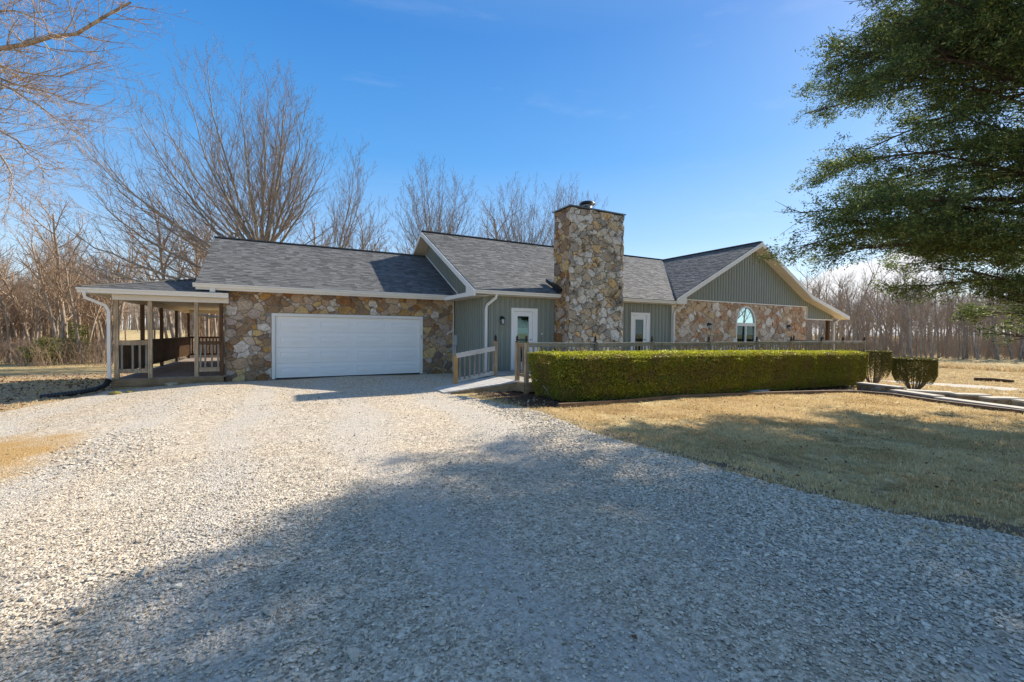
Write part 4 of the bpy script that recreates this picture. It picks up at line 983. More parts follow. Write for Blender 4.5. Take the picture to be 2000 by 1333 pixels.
# handrail on the far side of the ramp
A, B = Vector((4.42, 11.82, .0)), Vector((5.78, 11.98, .25))
obj('post', MB().box(A.x-.05, A.x+.05, A.y-.05, A.y+.05, -.05, .97), 'wood_new', rp)
p = obj('post', MB().box(B.x-.05, B.x+.05, B.y-.05, B.y+.05, .1, 1.36), 'wood_post', rp); link('finial', fin_me, None, p, (B.x, B.y, 1.36))
obj('rail', MB().bar(A+Vector((-.0, -.065, .94)), B+Vector((-.05, -.065, .88)), .04, .14), 'plank', rp); obj('rail', MB().bar(A+Vector((.05, 0, .22)), B+Vector((-.05, 0, .13)), .04, .12), 'plank', rp)
for i in range(8):
    t = (i+.7)/8.3; q = A.lerp(B, t); obj('baluster', MB().box(q.x-.02, q.x+.02, q.y-.055, q.y-.015, q.z+.2, q.z+.9-.05*t), 'wood_greyZ', rp)

# ------------------------------------------------------------------ hedge and shrubs
def cards(P, N, size, g, aspect=.6, flatten=0.0):
    n = len(P); a = g.normal(size=(n, 3)); a /= np.linalg.norm(a, axis=1, keepdims=True)
    if N is not None:
        a = a*(1-flatten)+N*flatten+1e-6; a /= np.linalg.norm(a, axis=1, keepdims=True)
    b = np.cross(a, g.normal(size=(n, 3))); b /= np.linalg.norm(b, axis=1, keepdims=True); c = np.cross(a, b)
    s = (g.uniform(size[0], size[1], n)/2)[:, None]
    V = np.stack([P-b*s, P-c*s*aspect+a*s*.2, P+b*s, P+c*s*aspect+a*s*.2], 1).reshape(-1, 3)
    F = np.arange(n*4).reshape(-1, 4); return V, F
def hedge_outline(t):
    """bottom z, top z, front y, back y along the hedge"""
    x = 5.62+t*(21.35-5.62)
    return x, np.interp(t, [0, 1], [-.02, -.46]), np.interp(t, [0, .3, .6, 1], [1.09, 1.06, 1.0, .90]), np.interp(t, [0, .05, 1], [8.35, 8.1, 8.75]), np.interp(t, [0, 1], [9.75, 9.72])
def hedge():
    g = np.random.default_rng(41); n = 190000
    t = g.random(n); x, zb, zt, yf, yb = hedge_outline(t); face = g.random(n)
    # superellipse section
    a = g.uniform(-.12*math.pi, 1.12*math.pi, n); top = g.random(n) < .25
    ca, sa = np.cos(a), np.sin(a); p = .28
    yy = np.sign(ca)*np.abs(ca)**p; zz = np.sign(sa)*np.abs(sa)**p
    front = (face < .5); yy = np.where(front, -1, yy); zz = np.where(front, g.uniform(-1, 1, n), zz)
    edge = front & (zz > .88); yy = np.where(edge, -1+(zz-.88)*1.6, yy)
    dep = -np.abs(g.normal(0, .035, n)); bumpy = .035*lownoise(x, zz*1.5, 4.1, 2)+.02*lownoise(x, zz*2, 11, 5)
    hw = (yb-yf)/2+dep+bumpy; hh = (zt-zb)/2
    und = np.clip(-zz-.45, 0, 1)*.22
    y = (yf+yb)/2+yy*(hw-und*.6); z = zb+hh+zz*(hh+dep*.6+bumpy*.6*(zz > 0))+.03
    # ends rounded and tapering at the base
    e0 = .07*(1-zz)+.1*np.clip(-zz, 0, 1); x2 = 5.62+(x-5.62)*1.0
    k0 = x < 5.62+e0; x = np.where(k0, 5.62+e0+g.uniform(0, .08, n), x); e1 = .18*(1-zz)+.15*np.clip(zz-.7, 0, 1); k1 = x > 21.35-e1; x = np.where(k1, 21.35-e1-g.uniform(0, .1, n), x)
    P = np.stack([x, y, z], 1)
    # end caps
    for xe, s, cnt in ((5.62, 1, 9000), (21.35, -1, 7000)):
        tt = np.full(cnt, 0.0 if s > 0 else 1.0); _, zb, zt, yf, yb = hedge_outline(tt); q = g.uniform(-1, 1, cnt); w = g.uniform(-1, 1, cnt)
        xx = xe+s*((.07 if s > 0 else .18)*(1-q)+.1*np.clip(-q, 0, 1)+np.abs(g.normal(0, .03, cnt))); P = np.concatenate([P, np.stack([xx, (yf+yb)/2+w*(yb-yf)/2*.97, zb+(zt-zb)*(q+1)/2+.02], 1)])
    keep = g.random(len(P)) > .55*np.clip(lownoise(P[:, 0], P[:, 2]*2, 7.0, 1)*2-.75, 0, 1)*(P[:, 2] < .75); P = P[keep]
    V, F = cards(P, None, (.028, .055), g, .62)
    e = empty('hedge', (13, 9, -.2), 'long clipped yellow green box hedge in front of the deck railing', 'hedge')
    link('foliage', npmesh('foliage', V, [F]), 'hedge', e)
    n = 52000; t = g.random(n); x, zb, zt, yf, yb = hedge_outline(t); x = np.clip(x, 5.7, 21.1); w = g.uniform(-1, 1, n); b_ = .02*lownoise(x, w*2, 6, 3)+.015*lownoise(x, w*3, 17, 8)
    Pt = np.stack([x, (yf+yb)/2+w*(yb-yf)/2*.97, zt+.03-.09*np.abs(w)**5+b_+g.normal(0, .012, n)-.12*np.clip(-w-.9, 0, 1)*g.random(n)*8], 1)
    V, F = cards(Pt, None, (.028, .052), g, .62); link('top_leaves', npmesh('top_leaves', V, [F]), 'hedge_top', e)
    # stray shoots on top
    sh_ = MB(); rs_ = random.Random(8); LP = []
    for i in range(150):
        t_ = rs_.random()**1.2; x, zb, zt, yf, yb = hedge_outline(t_); yy = rs_.uniform(float(yf)+.05, float(yb)-.1); h_ = rs_.uniform(.04, .13); a_ = Vector((float(x), yy, float(zt)-.02)); b_ = a_+Vector((rs_.uniform(-.04, .04), rs_.uniform(-.04, .04), h_+.03)); sh_.tube([a_, b_], [.003, .002], 3)
        for q in range(7): LP.append(tuple(a_.lerp(b_, rs_.uniform(.3, 1.05))+Vector((rs_.gauss(0, .015), rs_.gauss(0, .015), 0))))
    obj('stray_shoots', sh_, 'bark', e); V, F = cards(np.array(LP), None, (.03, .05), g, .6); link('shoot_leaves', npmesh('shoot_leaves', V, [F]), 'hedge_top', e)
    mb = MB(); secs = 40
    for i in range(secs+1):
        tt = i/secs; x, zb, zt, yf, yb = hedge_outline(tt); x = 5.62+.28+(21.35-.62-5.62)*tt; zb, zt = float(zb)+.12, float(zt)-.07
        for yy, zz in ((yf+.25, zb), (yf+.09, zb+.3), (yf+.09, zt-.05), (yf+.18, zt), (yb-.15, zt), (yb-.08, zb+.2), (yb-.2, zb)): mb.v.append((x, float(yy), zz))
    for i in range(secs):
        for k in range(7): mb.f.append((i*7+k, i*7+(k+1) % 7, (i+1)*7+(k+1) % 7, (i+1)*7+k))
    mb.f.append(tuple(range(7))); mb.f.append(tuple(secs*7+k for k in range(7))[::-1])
    obj('light_block_core', mb, 'hedge_core', e)  # added solid dark core, keeps light from passing through the leaves
    st = MB()
    for i in range(34):
        x = 5.95+i*.455; y = 9.05+R.uniform(-.2, .2); zg = G(x, y)
        for q in range(3): st.tube([(x+R.uniform(-.05, .05), y, zg-.05), (x+R.uniform(-.25, .25), y+R.uniform(-.3, .3), zg+.35)], .014, 4)
    obj('stems', st, 'bark', e)
hedge()
def shrub(x, y, w, h, label, seed):
    g = np.random.default_rng(seed); z0 = G(x, y); e = empty('shrub', (x, y, z0), label, 'shrub', 'inverted cone shrubs by the garden wall')
    n = 34000; a = g.uniform(0, 6.283, n); tf = g.random(n)
    side = tf < .68; v = np.where(side, g.random(n)**.6*.8+.2, .97+g.normal(0, .012, n)); rr = (w/2)*(.5+.5*np.clip((v-.0)/.5, 0, 1)**.7)
    rr = rr*np.where(side, 1-np.abs(g.normal(0, .07, n)), np.sqrt(g.random(n))); rr = rr*(1-.12*np.clip(v-.9, 0, 1)*10*side)
    keep = (~side) | (g.random(n) < np.clip((v-.05)*2.8, .05, 1)*np.clip(1.0+.8*lownoise(a*1.5, v*2, 5, seed), .3, 1))
    P = np.stack([x+rr*np.cos(a), y+rr*np.sin(a), z0+h*v*(1-.0*a)], 1)[keep]; V, F = cards(P, None, (.03, .055), g, .6)
    link('foliage', npmesh('foliage', V-np.array([x, y, z0]), [F]), 'shrub', e, (x, y, z0))
    st = MB(); r = random.Random(seed)
    for i in range(46):
        a = r.uniform(0, 6.28); k = r.uniform(.3, .98); p0 = Vector((x+.1*math.cos(a), y+.1*math.sin(a), z0-.03)); p3 = Vector((x+k*w/2*math.cos(a), y+k*w/2*math.sin(a), z0+h*r.uniform(.6, .95)))
        p1 = p0.lerp(p3, .35)+Vector((math.cos(a), math.sin(a), 0))*.08; p2 = p0.lerp(p3, .7)+Vector((math.cos(a), math.sin(a), 0))*.06
        st.tube([p0, p1, p2, p3], [.018, .014, .01, .005], 4)
    obj('stems', st, 'bark', e)
shrub(24.4, 9.85, 1.36, 1.6, 'taller brown green shrub clipped flat, next to the hedge end', 51)
shrub(21.9, 7.5, 1.34, 1.3, 'lower flat topped shrub in front, standing free behind the stepped stone wall', 52)

# ------------------------------------------------------------------ garden walls, edging and small things on the right
def garden_wall(pts, zt, hgt, label, w=.32, seed=0, face=1, cap='wall_cap'):
    """one stretch of low stone wall; pts two xy points, zt top height"""
    a, b = Vector((*pts[0], 0)), Vector((*pts[1], 0)); t = (b-a).normalized(); n = Vector((t.y, -t.x, 0))*face; L = (b-a).length
    e = empty('stone_wall', ((a.x+b.x)/2, (a.y+b.y)/2, zt-hgt), label, 'garden wall', 'stepped stretches of low stone wall')
    core = MB(); z0 = zt-hgt-.15
    core.prism([a+n*w/2+Vector((0, 0, z0)), b+n*w/2+Vector((0, 0, z0)), b-n*w/2+Vector((0, 0, z0)), a-n*w/2+Vector((0, 0, z0))], (0, 0, zt-.05-z0)); c = obj('wall_core', core, 'mortar', e)
    q = MB(); q.prism([a+n*(w/2+.035)+Vector((0, 0, zt-.05)), b+n*(w/2+.035)+t*.04+Vector((0, 0, zt-.05)), b-n*(w/2+.035)+t*.04+Vector((0, 0, zt-.05)), a-n*(w/2+.035)+Vector((0, 0, zt-.05))], (0, 0, .05)); obj('cap_slab', q, 'cap_stone', e)
    veneer(c, stone_cells(0, L, z0, zt-.05, .06, .13, seed), lambda u, v, d: tuple(a+t*u+n*(w/2+d)+Vector((0, 0, v))), 'stone_wall', seed, 14, None, .015, .03)
    # end face stones
    veneer(c, stone_cells(0, w, z0, zt-.05, .07, .13, seed+1), lambda u, v, d: tuple(b+n*(w/2-u)+t*d+Vector((0, 0, v))), 'stone_wall', seed+1, 2, None, .015, .03)
garden_wall([(19.35, 8.2), (19.05, 6.88)], -.16, .34, 'highest stretch of low stone wall, touching the hedge end', seed=61)
garden_wall([(18.55, 6.85), (18.0, 5.58)], -.23, .24, 'middle step of the near stone wall, left of the long low stretch', seed=63)
garden_wall([(17.85, 5.5), (17.1, 3.1)], -.26, .18, 'longest and lowest stretch of the near stone wall at the lawn edge', seed=65)
garden_wall([(19.0, 6.7), (19.6, 5.75)], -.235, .3, 'first stretch of the far stone wall beside the low shrub', seed=67)
garden_wall([(19.25, 5.6), (19.95, 5.05)], -.24, .3, 'second stretch of the far stone wall, between two others', seed=69)
garden_wall([(19.1, 4.85), (19.85, 4.35)], -.245, .3, 'third stretch of the far stone wall, lower one to the right', seed=71)
garden_wall([(19.1, 4.15), (20.0, 3.6)], -.25, .3, 'last stretch of the far stone wall at the photo edge', seed=73)
ep = [(5.35, 7.85), (7.2, 8.02), (9.5, 8.22), (11.5, 8.33), (14.5, 8.05), (16.6, 7.72), (17.65, 7.45)]
ed = empty('bed_edging', (11, 8, -.1), 'brown timber edging between the mulch bed and the lawn', 'edging')
for i in range(len(ep)-1):
    a, b = ep[i], ep[i+1]; obj('timber', MB().bar((a[0], a[1], G(*a)+.03), (b[0]-.01, b[1], G(*b)+.03), .09, .1), 'edging', ed)
ep2 = [(17.65, 7.45), (17.95, 6.7), (17.3, 5.3), (16.75, 3.75), (16.6, 3.0)]
for i in range(len(ep2)-1):
    a, b = ep2[i], ep2[i+1]; obj('timber', MB().bar((a[0], a[1], G(*a)+.03), (b[0], b[1]+.01, G(*b)+.03), .09, .1), 'edging', ed)
tag(obj('splash_block', MB().prism([(12.7, 8.55, G(12.7, 8.5)+.03), (14.0, 8.45, G(14, 8.5)+.03), (14.3, 8.6, G(14, 8.5)+.05), (12.8, 8.75, G(12.7, 8.5)+.08)], (0, 0, .05)), 'box_grey'), 'pale grey downspout piece lying under the hedge', 'splash block')
tag(obj('utility_post', MB().box(33.6, 33.72, 10.75, 10.87, G(33.6, 10.8)-.1, G(33.6, 10.8)+.72).box(33.58, 33.74, 10.73, 10.89, G(33.6, 10.8)+.72, G(33.6, 10.8)+.76), 'black'), 'short dark post standing beside the gravel lane', 'post')
tag(obj('ground_log', MB().tube([(37.2, 9.9, G(37, 9.5)+.1), (37.6, 9.2, G(37, 9.5)+.11), (38.1, 8.5, G(38, 8.5)+.1)], [.1, .11, .09], 8), 'wood_brown'), 'dark log lying in the dry field beyond the lane', 'log')

# ------------------------------------------------------------------ trees
def grow(out, P, D, L, Rr, lvl, prm, r):
    n = prm['seg'][lvl]; pts = [P.copy()]; d = D.normalized(); tr = prm['trop'][lvl]/n; wb = prm['wob'][lvl]; dirs = []
    for i in range(n):
        d = (d+Vector((0, 0, tr))+Vector((r.gauss(0, wb), r.gauss(0, wb), r.gauss(0, wb)*.7))).normalized(); P = P+d*(L/n); pts.append(P.copy()); dirs.append(d.copy())
    tip = prm['tip'][lvl]; rs = [Rr*(1-(1-tip)*i/n) for i in range(n+1)]; out.append((lvl, pts, rs))
    if lvl+1 >= len(prm['seg']): return
    nc = max(1, int(prm['nch'][lvl]*r.uniform(.8, 1.2))); az = r.uniform(0, 6.28)
    for k in range(nc):
        t = prm['t0'][lvl]+(1-prm['t0'][lvl])*(k+r.random())/nc; f = min(n-1e-3, t*n); i = int(f); p = pts[i].lerp(pts[i+1], f-i); dd = dirs[i]
        az += 2.4+r.uniform(-.5, .5); an = rad(prm['ang'][lvl]*r.uniform(.7, 1.3))
        q = dd.cross(Vector((0, 0, 1)) if abs(dd.z) < .95 else Vector((1, 0, 0))).normalized(); q = Matrix.Rotation(az, 3, dd) @ q
        nd = dd*math.cos(an)+q*math.sin(an)
        l = L*prm['rat'][lvl]*(1-prm['sh'][lvl]*t)*r.uniform(.7, 1.25); r0 = min((rs[i]*(1-f+i)+rs[i+1]*(f-i))*.72, prm['rmax'][lvl+1])
        grow(out, p, nd, l, max(r0, prm['rmin']), lvl+1, prm, r)
def tubes(lst, sides):
    """lst: [(pts, radii)] -> V, F arrays"""
    by = {}
    for p, q in lst: by.setdefault(len(p), []).append((p, q))
    Vs, Fs, base = [], [], 0
    for n, L in by.items():
        P = np.array([[tuple(v) for v in p] for p, _ in L]); Q = np.array([q for _, q in L]); T = np.empty_like(P)
        T[:, 1:-1] = P[:, 2:]-P[:, :-2]; T[:, 0] = P[:, 1]-P[:, 0]; T[:, -1] = P[:, -1]-P[:, -2]; T /= np.linalg.norm(T, axis=2, keepdims=True)+1e-9
        D = P[:, -1]-P[:, 0]; D /= np.linalg.norm(D, axis=1, keepdims=True)+1e-9; ref = np.where(np.abs(D[:, 2:3]) < .8, [[0, 0, 1.]], [[0, 1., 0]])[:, None, :]
        A = np.cross(T, ref); A /= np.linalg.norm(A, axis=2, keepdims=True)+1e-9; B = np.cross(A, T)
        ang = 2*np.pi*np.arange(sides)/sides
        V = P[:, :, None, :]+Q[:, :, None, None]*(A[:, :, None, :]*np.cos(ang)[None, None, :, None]+B[:, :, None, :]*np.sin(ang)[None, None, :, None])
        m = len(L); idx = np.arange(m*n*sides).reshape(m, n, sides)+base
        a = idx[:, :-1]; b = np.roll(idx, -1, axis=2)[:, :-1]; c = np.roll(idx, -1, axis=2)[:, 1:]; d = idx[:, 1:]
        Fs.append(np.stack([a, b, c, d], -1).reshape(-1, 4)); Vs.append(V.reshape(-1, 3)); base += m*n*sides
    return np.concatenate(Vs), np.concatenate(Fs)
def tree_obj(name, out, loc, label, group, mats, split=1, scl=1.0, cat='tree', leaves=None, leafmat=None):
    """trunk = levels <= split with many sides; crown = the rest"""
    e = empty(name, loc, label, cat, group)
    def part(nm, lst, mat):
        big = [(p, q) for l, p, q in lst if q[0] > .05]; mid = [(p, q) for l, p, q in lst if .016 < q[0] <= .05]; sm_ = [(p, q) for l, p, q in lst if q[0] <= .016]
        Vs, Fs, b = [], [], 0
        for L, s in ((big, 8), (mid, 5), (sm_, 3)):
            if L: V, F = tubes(L, s); Vs.append(V); Fs.append(F+b); b += len(V)
        if not Vs: return
        o = bpy.data.objects.new(nm, npmesh(nm, np.concatenate(Vs), [np.concatenate(Fs)], True)); o.data.materials.append(M[mat]); C.objects.link(o); o.parent = e
    part('trunk', [q for q in out if q[0] <= split], mats[0]); part('crown', [q for q in out if q[0] > split], mats[1])
    if leaves is not None:
        V, F = leaves; o = bpy.data.objects.new('foliage', npmesh('foliage', V, [F])); o.data.materials.append(M[leafmat]); C.objects.link(o); o.parent = e
    e.scale = (scl,)*3
    return e
Z = Vector((0, 0, 1))
def wood_tree(seed, h=11, fan=0, dens=1.0):
    r = random.Random(seed); out = []
    prm = dict(seg=[7, 5, 4, 3], trop=[.1, .55, .4, .3], wob=[.05, .1, .13, .16], tip=[.3, .3, .3, .5], nch=[13*dens, 8*dens, 5*dens], t0=[.38, .2, .15], ang=[42, 38, 40], rat=[.42, .5, .5], sh=[.45, .4, .3], rmax=[1, .07, .03, .011], rmin=.0075)
    if fan:
        prm['t0'][0] = .12; prm['ang'][0] = 30; prm['rat'][0] = .72; prm['sh'] = [.5, .4, .3]; prm['rmax'][1] = .1; prm['trop'][1] = .5
    grow(out, Vector((0, 0, -.2)), Vector((r.uniform(-.06, .06), r.uniform(-.06, .06), 1)), h, h*.0135, 0, prm, r); return out
protos = [wood_tree(100+i, 10.5+i*.5, 0, .95) for i in range(5)]
fans = [wood_tree(200+i, 15+i, 1, 1.0) for i in range(3)]
def proto_tree(out, loc, label, group, mats): return tree_obj('bare_tree', out, loc, label, group, mats, 0)
def wood(spots, lab, grp, mats, src=None, smin=.85, smax=1.2, name='bare_tree'):
    """spots: (x, y, scale). first use of a prototype builds it, the rest copy it"""
    ps = {}; src = src or protos; r = random.Random(len(spots))
    for x, y, s in spots:
        k = r.randrange(len(src)); z = G(x, y)-.02
        if k not in ps: e = tree_obj(name, src[k], (x, y, z), lab, grp, mats, 0); e.scale = (s,)*3; e.rotation_euler.z = r.uniform(0, 6.28); ps[k] = e
        else: e = copy_tree(ps[k], (x, y, z), r.uniform(0, 6.28), s); e.rotation_euler.x = r.gauss(0, .06); e.rotation_euler.y = r.gauss(0, .06); e.scale = (s*r.uniform(.85, 1.25), s*r.uniform(.85, 1.25), s)
fx, fy = math.sin(rad(27.954)), math.cos(rad(27.954)); rx, ry = fy, -fx
def at(px, D):
    s = (px-1000)/839.8; return (D*(fx+rx*s), D*(fy+ry*s))
r = random.Random(77); spots = []
for i in range(120):
    px = r.uniform(-260, 222); D = r.uniform(34, 60) ; x, y = at(px, D); spots.append((x, y, r.uniform(.58, .98)*(D/42)**.3))
x, y = at(128, 36); spots.append((x, y, 1.08))
wood(spots, 'bare tan trunked tree in the wood left of the porch', 'bare trees of the wood left of the porch', ('bark_warm', 'twig_warm'))
spots = []
for i in range(16): px = r.uniform(372, 445); D = r.uniform(33, 50); spots.append((*at(px, D), r.uniform(.8, 1.1)))
for px, D, s in ((300, 60, .9), (352, 33, 1.15), (330, 44, .8), (246, 70, .9)): spots.append((*at(px, D), s))
wood(spots, 'bare thin tree seen behind the covered porch', 'bare trees behind the covered porch', ('bark_warm', 'twig_warm'))
spots = []
for i in range(26): px = r.uniform(560, 1080); D = r.uniform(46, 70); spots.append((*at(px, D), r.uniform(.95, 1.35)))
wood(spots, 'bare slender tree showing above the roof ridge', 'thin bare trees far behind the house roof', ('bark', 'twig'))
# the big bare tree behind the garage, and its neighbour
def fan_tree(limbs, seed, trunk_h, trunk_r, lean=(0, 0)):
    """limbs: (start height, lateral angle deg, depth angle deg, length, radius, tropism)"""
    r = random.Random(seed); out = []; T = []
    for i in range(8): t = i/7; T.append(Vector((lean[0]*t*t, lean[1]*t*t, -.3+(trunk_h+.3)*t)))
    out.append((0, T, [trunk_r*(1-.35*i/7) for i in range(8)]))
    R_ = Vector((rx, ry, 0)); F_ = Vector((fx, fy, 0))
    for h0, la, da, L, rr, tr in limbs:
        t = h0/trunk_h; p = Vector((lean[0]*t*t, lean[1]*t*t, h0)); d = Z*math.cos(rad(la))*math.cos(rad(da))+R_*math.sin(rad(la))+F_*math.sin(rad(da))
        prm = dict(seg=[10, 7, 5, 3], trop=[tr, .5, .45, .3], wob=[.05, .07, .1, .14], tip=[.12, .2, .3, .5], nch=[22, 9, 6], t0=[.12, .1, .1], ang=[26, 32, 36], rat=[.42, .42, .42], sh=[.5, .4, .3], rmax=[1, .042, .018, .010], rmin=.0075)
        grow(out, p, d, L*.9, rr*.8, 0, prm, r)
    return [(l if i else 0, p, q) for i, (l, p, q) in enumerate(out)]
def crown_tree(tips, seed, trunk_h, trunk_r, fork, lean=0.0, lr=.11, dens=1.0, zs=.955):
    """limbs sweep from the trunk to given tips (right, away, up in metres from the foot), each feathered with branches and twigs"""
    r = random.Random(seed); out = []; R_ = Vector((rx, ry, 0)); F_ = Vector((fx, fy, 0))
    T = [R_*(lean*(i/8)**2)+Vector((0, 0, -.3+(trunk_h+.3)*i/8))+Vector((r.gauss(0, .03), r.gauss(0, .03), 0)) for i in range(9)]
    out.append((0, T, [trunk_r*(1-.6*i/8) for i in range(9)]))
    prm = dict(seg=[6, 4, 3], trop=[.45, .4, .3], wob=[.05, .09, .13], tip=[.2, .3, .5], nch=[8*dens, 5], t0=[.12, .1], ang=[28, 34], rat=[.42, .42], sh=[.45, .3], rmax=[.03, .016, .010], rmin=.0075)
    for u, w, z in tips:
        z *= zs; tip = R_*u*.97+F_*w+Vector((0, 0, z)); L0 = tip.length; h = fork[0]+(fork[1]-fork[0])*min(1, max(0, (z/ max(.1, (z*z+u*u+w*w)**.5)-.45)*1.9))*r.uniform(.8, 1.1); h = min(h, trunk_h-.1)
        f = (h+.3)/(trunk_h+.3)*8; p = T[min(7, int(f))].lerp(T[min(8, int(f)+1)], f-int(f)); d = tip-p; lat = Vector((d.x, d.y, 0)); Ld = d.length
        c1 = p+lat*.45+Vector((0, 0, d.z*.26)); c2 = tip-lat*.13-Vector((0, 0, abs(d.z)*.34+Ld*.04)); n = 12; P = []
        for i in range(n+1): t = i/n; P.append(p*(1-t)**3+c1*3*t*(1-t)**2+c2*3*t*t*(1-t)+tip*t**3+Vector((r.gauss(0, .05), r.gauss(0, .05), r.gauss(0, .05)))*(1 if 0 < i else 0))
        r0 = lr*r.uniform(.8, 1.15)*(Ld/12)**.7; rs = [r0*(1-.9*i/n) for i in range(n+1)]; out.append((0, P, rs)); m = int(Ld*1.75*dens); az = r.uniform(0, 6.28)
        for k in range(m):
            t = .16+.84*(k+r.random())/m; f = min(n-1e-3, t*n); i = int(f); q = P[i].lerp(P[i+1], f-i); dd = (P[i+1]-P[i]).normalized(); az += 2.4+r.uniform(-.4, .4)
            o = Matrix.Rotation(az, 3, dd) @ dd.cross(Z if abs(dd.z) < .95 else Vector((1, 0, 0))).normalized(); an = rad(r.uniform(18, 40)); sub = []
            grow(sub, q, dd*math.cos(an)+o*math.sin(an), Ld*.36*(1-.62*t)*r.uniform(.7, 1.3)+.35, max(.009, min(.028, rs[i]*.45)), 0, prm, r); out += [(l+1, a, b) for l, a, b in sub]
    return [(0 if i <= len(tips)*0 else l, a, b) for i, (l, a, b) in enumerate(out)]
def dome(seed, n, w, z0, z1, dep=.6):
    r = random.Random(seed); T = []
    for i in range(n):
        a = math.pi*(.06+.88*(i+r.uniform(.1, .9))/n); k = r.uniform(.72, 1.0) if i % 3 else r.uniform(.4, .7); T.append((w*math.cos(a)*k, w*dep*r.uniform(-1, 1), z0+(z1-z0)*math.sin(a)**.8*(.55+.45*k)))
    return T
BR = [(30, 5.2, 8.5, 19.6), (32, 6.0, 7.5, 18.6), (22, 3.8, 10.0, 20.4)]
def broom(seed, n, w, z0, z1): return crown_tree(dome(seed, n, w, z0, z1), seed, 9.0, .22, (3.5, 8.5), 0, .09, .8)
for k, (px, D, s, lab) in enumerate(((852, 42, 1.12, 'bare fan shaped tree above the main roof ridge, left of the chimney'), (1022, 45, 1.08, 'bare broad tree close to the left side of the chimney top'), (1108, 48, 1.10, 'bare rounded tree crown rising behind the chimney'))):
    x, y = at(px, D); e = tree_obj('bare_tree', broom(500+k, *BR[k]), (x, y, G(x, y)), lab, 'tall bare trees behind the main roof', ('bark', 'twig'), 1)
spots = []
for i in range(150):
    px = r.uniform(1545, 2330); D = r.uniform(60, 84) if i > 50 else r.uniform(60, 66); spots.append((*at(px, D), r.uniform(.5, 1.06)*(D/64)))
wood(spots, 'bare grey tree in the wood across the dry field', 'bare trees of the wood across the dry field', ('bark_far', 'twig_far'))
x, y = at(1782, 58); e = tree_obj('bare_tree', protos[2], (x, y, G(x, y)), 'tallest bare tree at the front of the wood, centre of its skyline', 'bare trees of the wood across the dry field', ('bark_far', 'bark_far'), 0); e.scale = (1.12,)*3
x, y = at(1640, 46); e = tree_obj('bare_tree', fans[1], (x, y, G(x, y)), 'bare spreading tree behind the right end of the wing roof', 'tall bare trees beside the wing roof', ('bark', 'twig_far'), 0); e.scale = (.42,)*3
spots = []
for i in range(46): px = r.uniform(180, 460); D = r.uniform(150, 230); spots.append((*at(px, D), r.uniform(1.0, 1.5)))
wood(spots, 'small distant bare tree on the far side of the field behind the porch', 'distant trees beyond the field behind the porch', ('bark_far', 'twig_far'))
wood([(48, -2, .9), (52, -9, 1.0), (57, -5, .95), (60, -14, 1.05), (50, -15, .9), (64, -9, 1.1), (70, -20, 1.1), (66, -26, 1.1), (58, -22, 1.0), (44, -8, .85)], 'bare tree across the lawn, seen only as a reflection in the arched window', 'bare trees mirrored in the window', ('bark_far', 'twig_far'))
# low brushy undergrowth that closes the foot of the woods
def brush(name, spots, mat, label, h=2.2):
    rr = random.Random(5); L = []
    for x, y in spots:
        z = G(x, y)-.05
        for k in range(9):
            a = rr.uniform(0, 6.28); l = h*rr.uniform(.5, 1.1); d = Vector((math.cos(a)*.35, math.sin(a)*.35, 1)); p0 = Vector((x+rr.uniform(-.4, .4), y+rr.uniform(-.4, .4), z)); p1 = p0+d*l*.5; p2 = p1+(d+Vector((rr.uniform(-.4, .4), rr.uniform(-.4, .4), 0)))*l*.5
            L.append(([p0, p1, p2], [.014, .01, .006])); 
            for q in range(3):
                t = rr.uniform(.3, 1); b = p1.lerp(p2, t) if q else p0.lerp(p1, t); e = b+Vector((rr.uniform(-.5, .5), rr.uniform(-.5, .5), rr.uniform(.2, .6)))*l*.4; L.append(([b, b.lerp(e, .5)+Vector((0, 0, .03)), e], [.008, .006, .005]))
    V, F = tubes(L, 3); o = link(name, npmesh(name, V, [F]), mat); tag(o, label, kind='stuff'); return o
sp = [at(r.uniform(-260, 225), r.uniform(31, 52)) for _ in range(300)]; brush('undergrowth', sp, 'twig_warm', 'tan leafless brush at the foot of the left wood', 1.9)
sp = [at(r.uniform(1540, 2330), r.uniform(62, 86)) for _ in range(900)]; brush('undergrowth', sp, 'twig_far', 'grey brown leafless brush in the wood across the field', 3.6)
sp = [at(r.uniform(370, 450), r.uniform(31, 46)) for _ in range(90)]; brush('undergrowth', sp, 'twig_warm', 'tan leafless brush behind the porch', 2.2)
def mass(name, n, pr, dr, h, mat, label, seed, thick=1.0, nb=12):
    rr = random.Random(seed); L = []
    for _ in range(n):
        px = rr.uniform(*pr); D = rr.uniform(*dr); x, y = at(px, D); z = G(x, y)-.1; H = h*rr.uniform(.7, 1.15); top = Vector((x+rr.uniform(-.6, .6), y+rr.uniform(-.6, .6), z+H)); b0 = Vector((x, y, z)); mid = b0.lerp(top, .5)+Vector((rr.uniform(-.2, .2), rr.uniform(-.2, .2), 0))
        L.append(([b0, mid, top], [.11*thick, .07*thick, .02*thick]))
        for q in range(nb):
            t = rr.uniform(.3, .97); p = b0.lerp(mid, t*2) if t < .5 else mid.lerp(top, t*2-1); a = rr.uniform(0, 6.28); l = H*.28*(1.2-t)*rr.uniform(.6, 1.3)+.3*thick; e = p+Vector((math.cos(a)*.7, math.sin(a)*.7, .9))*l
            L.append(([p, p.lerp(e, .5)+Vector((0, 0, -.05*l)), e], [.03*thick, .022*thick, .012*thick]))
            for w in range(2): f = p.lerp(e, rr.uniform(.3, .9)); L.append(([f, f+Vector((rr.uniform(-.3, .3), rr.uniform(-.3, .3), .3))*l, f+Vector((rr.uniform(-.5, .5), rr.uniform(-.5, .5), .8))*l], [.016*thick, .012*thick, .009*thick]))
    V, F = tubes(L, 3); tag(link(name, npmesh(name, V, [F]), mat), label, kind='stuff')
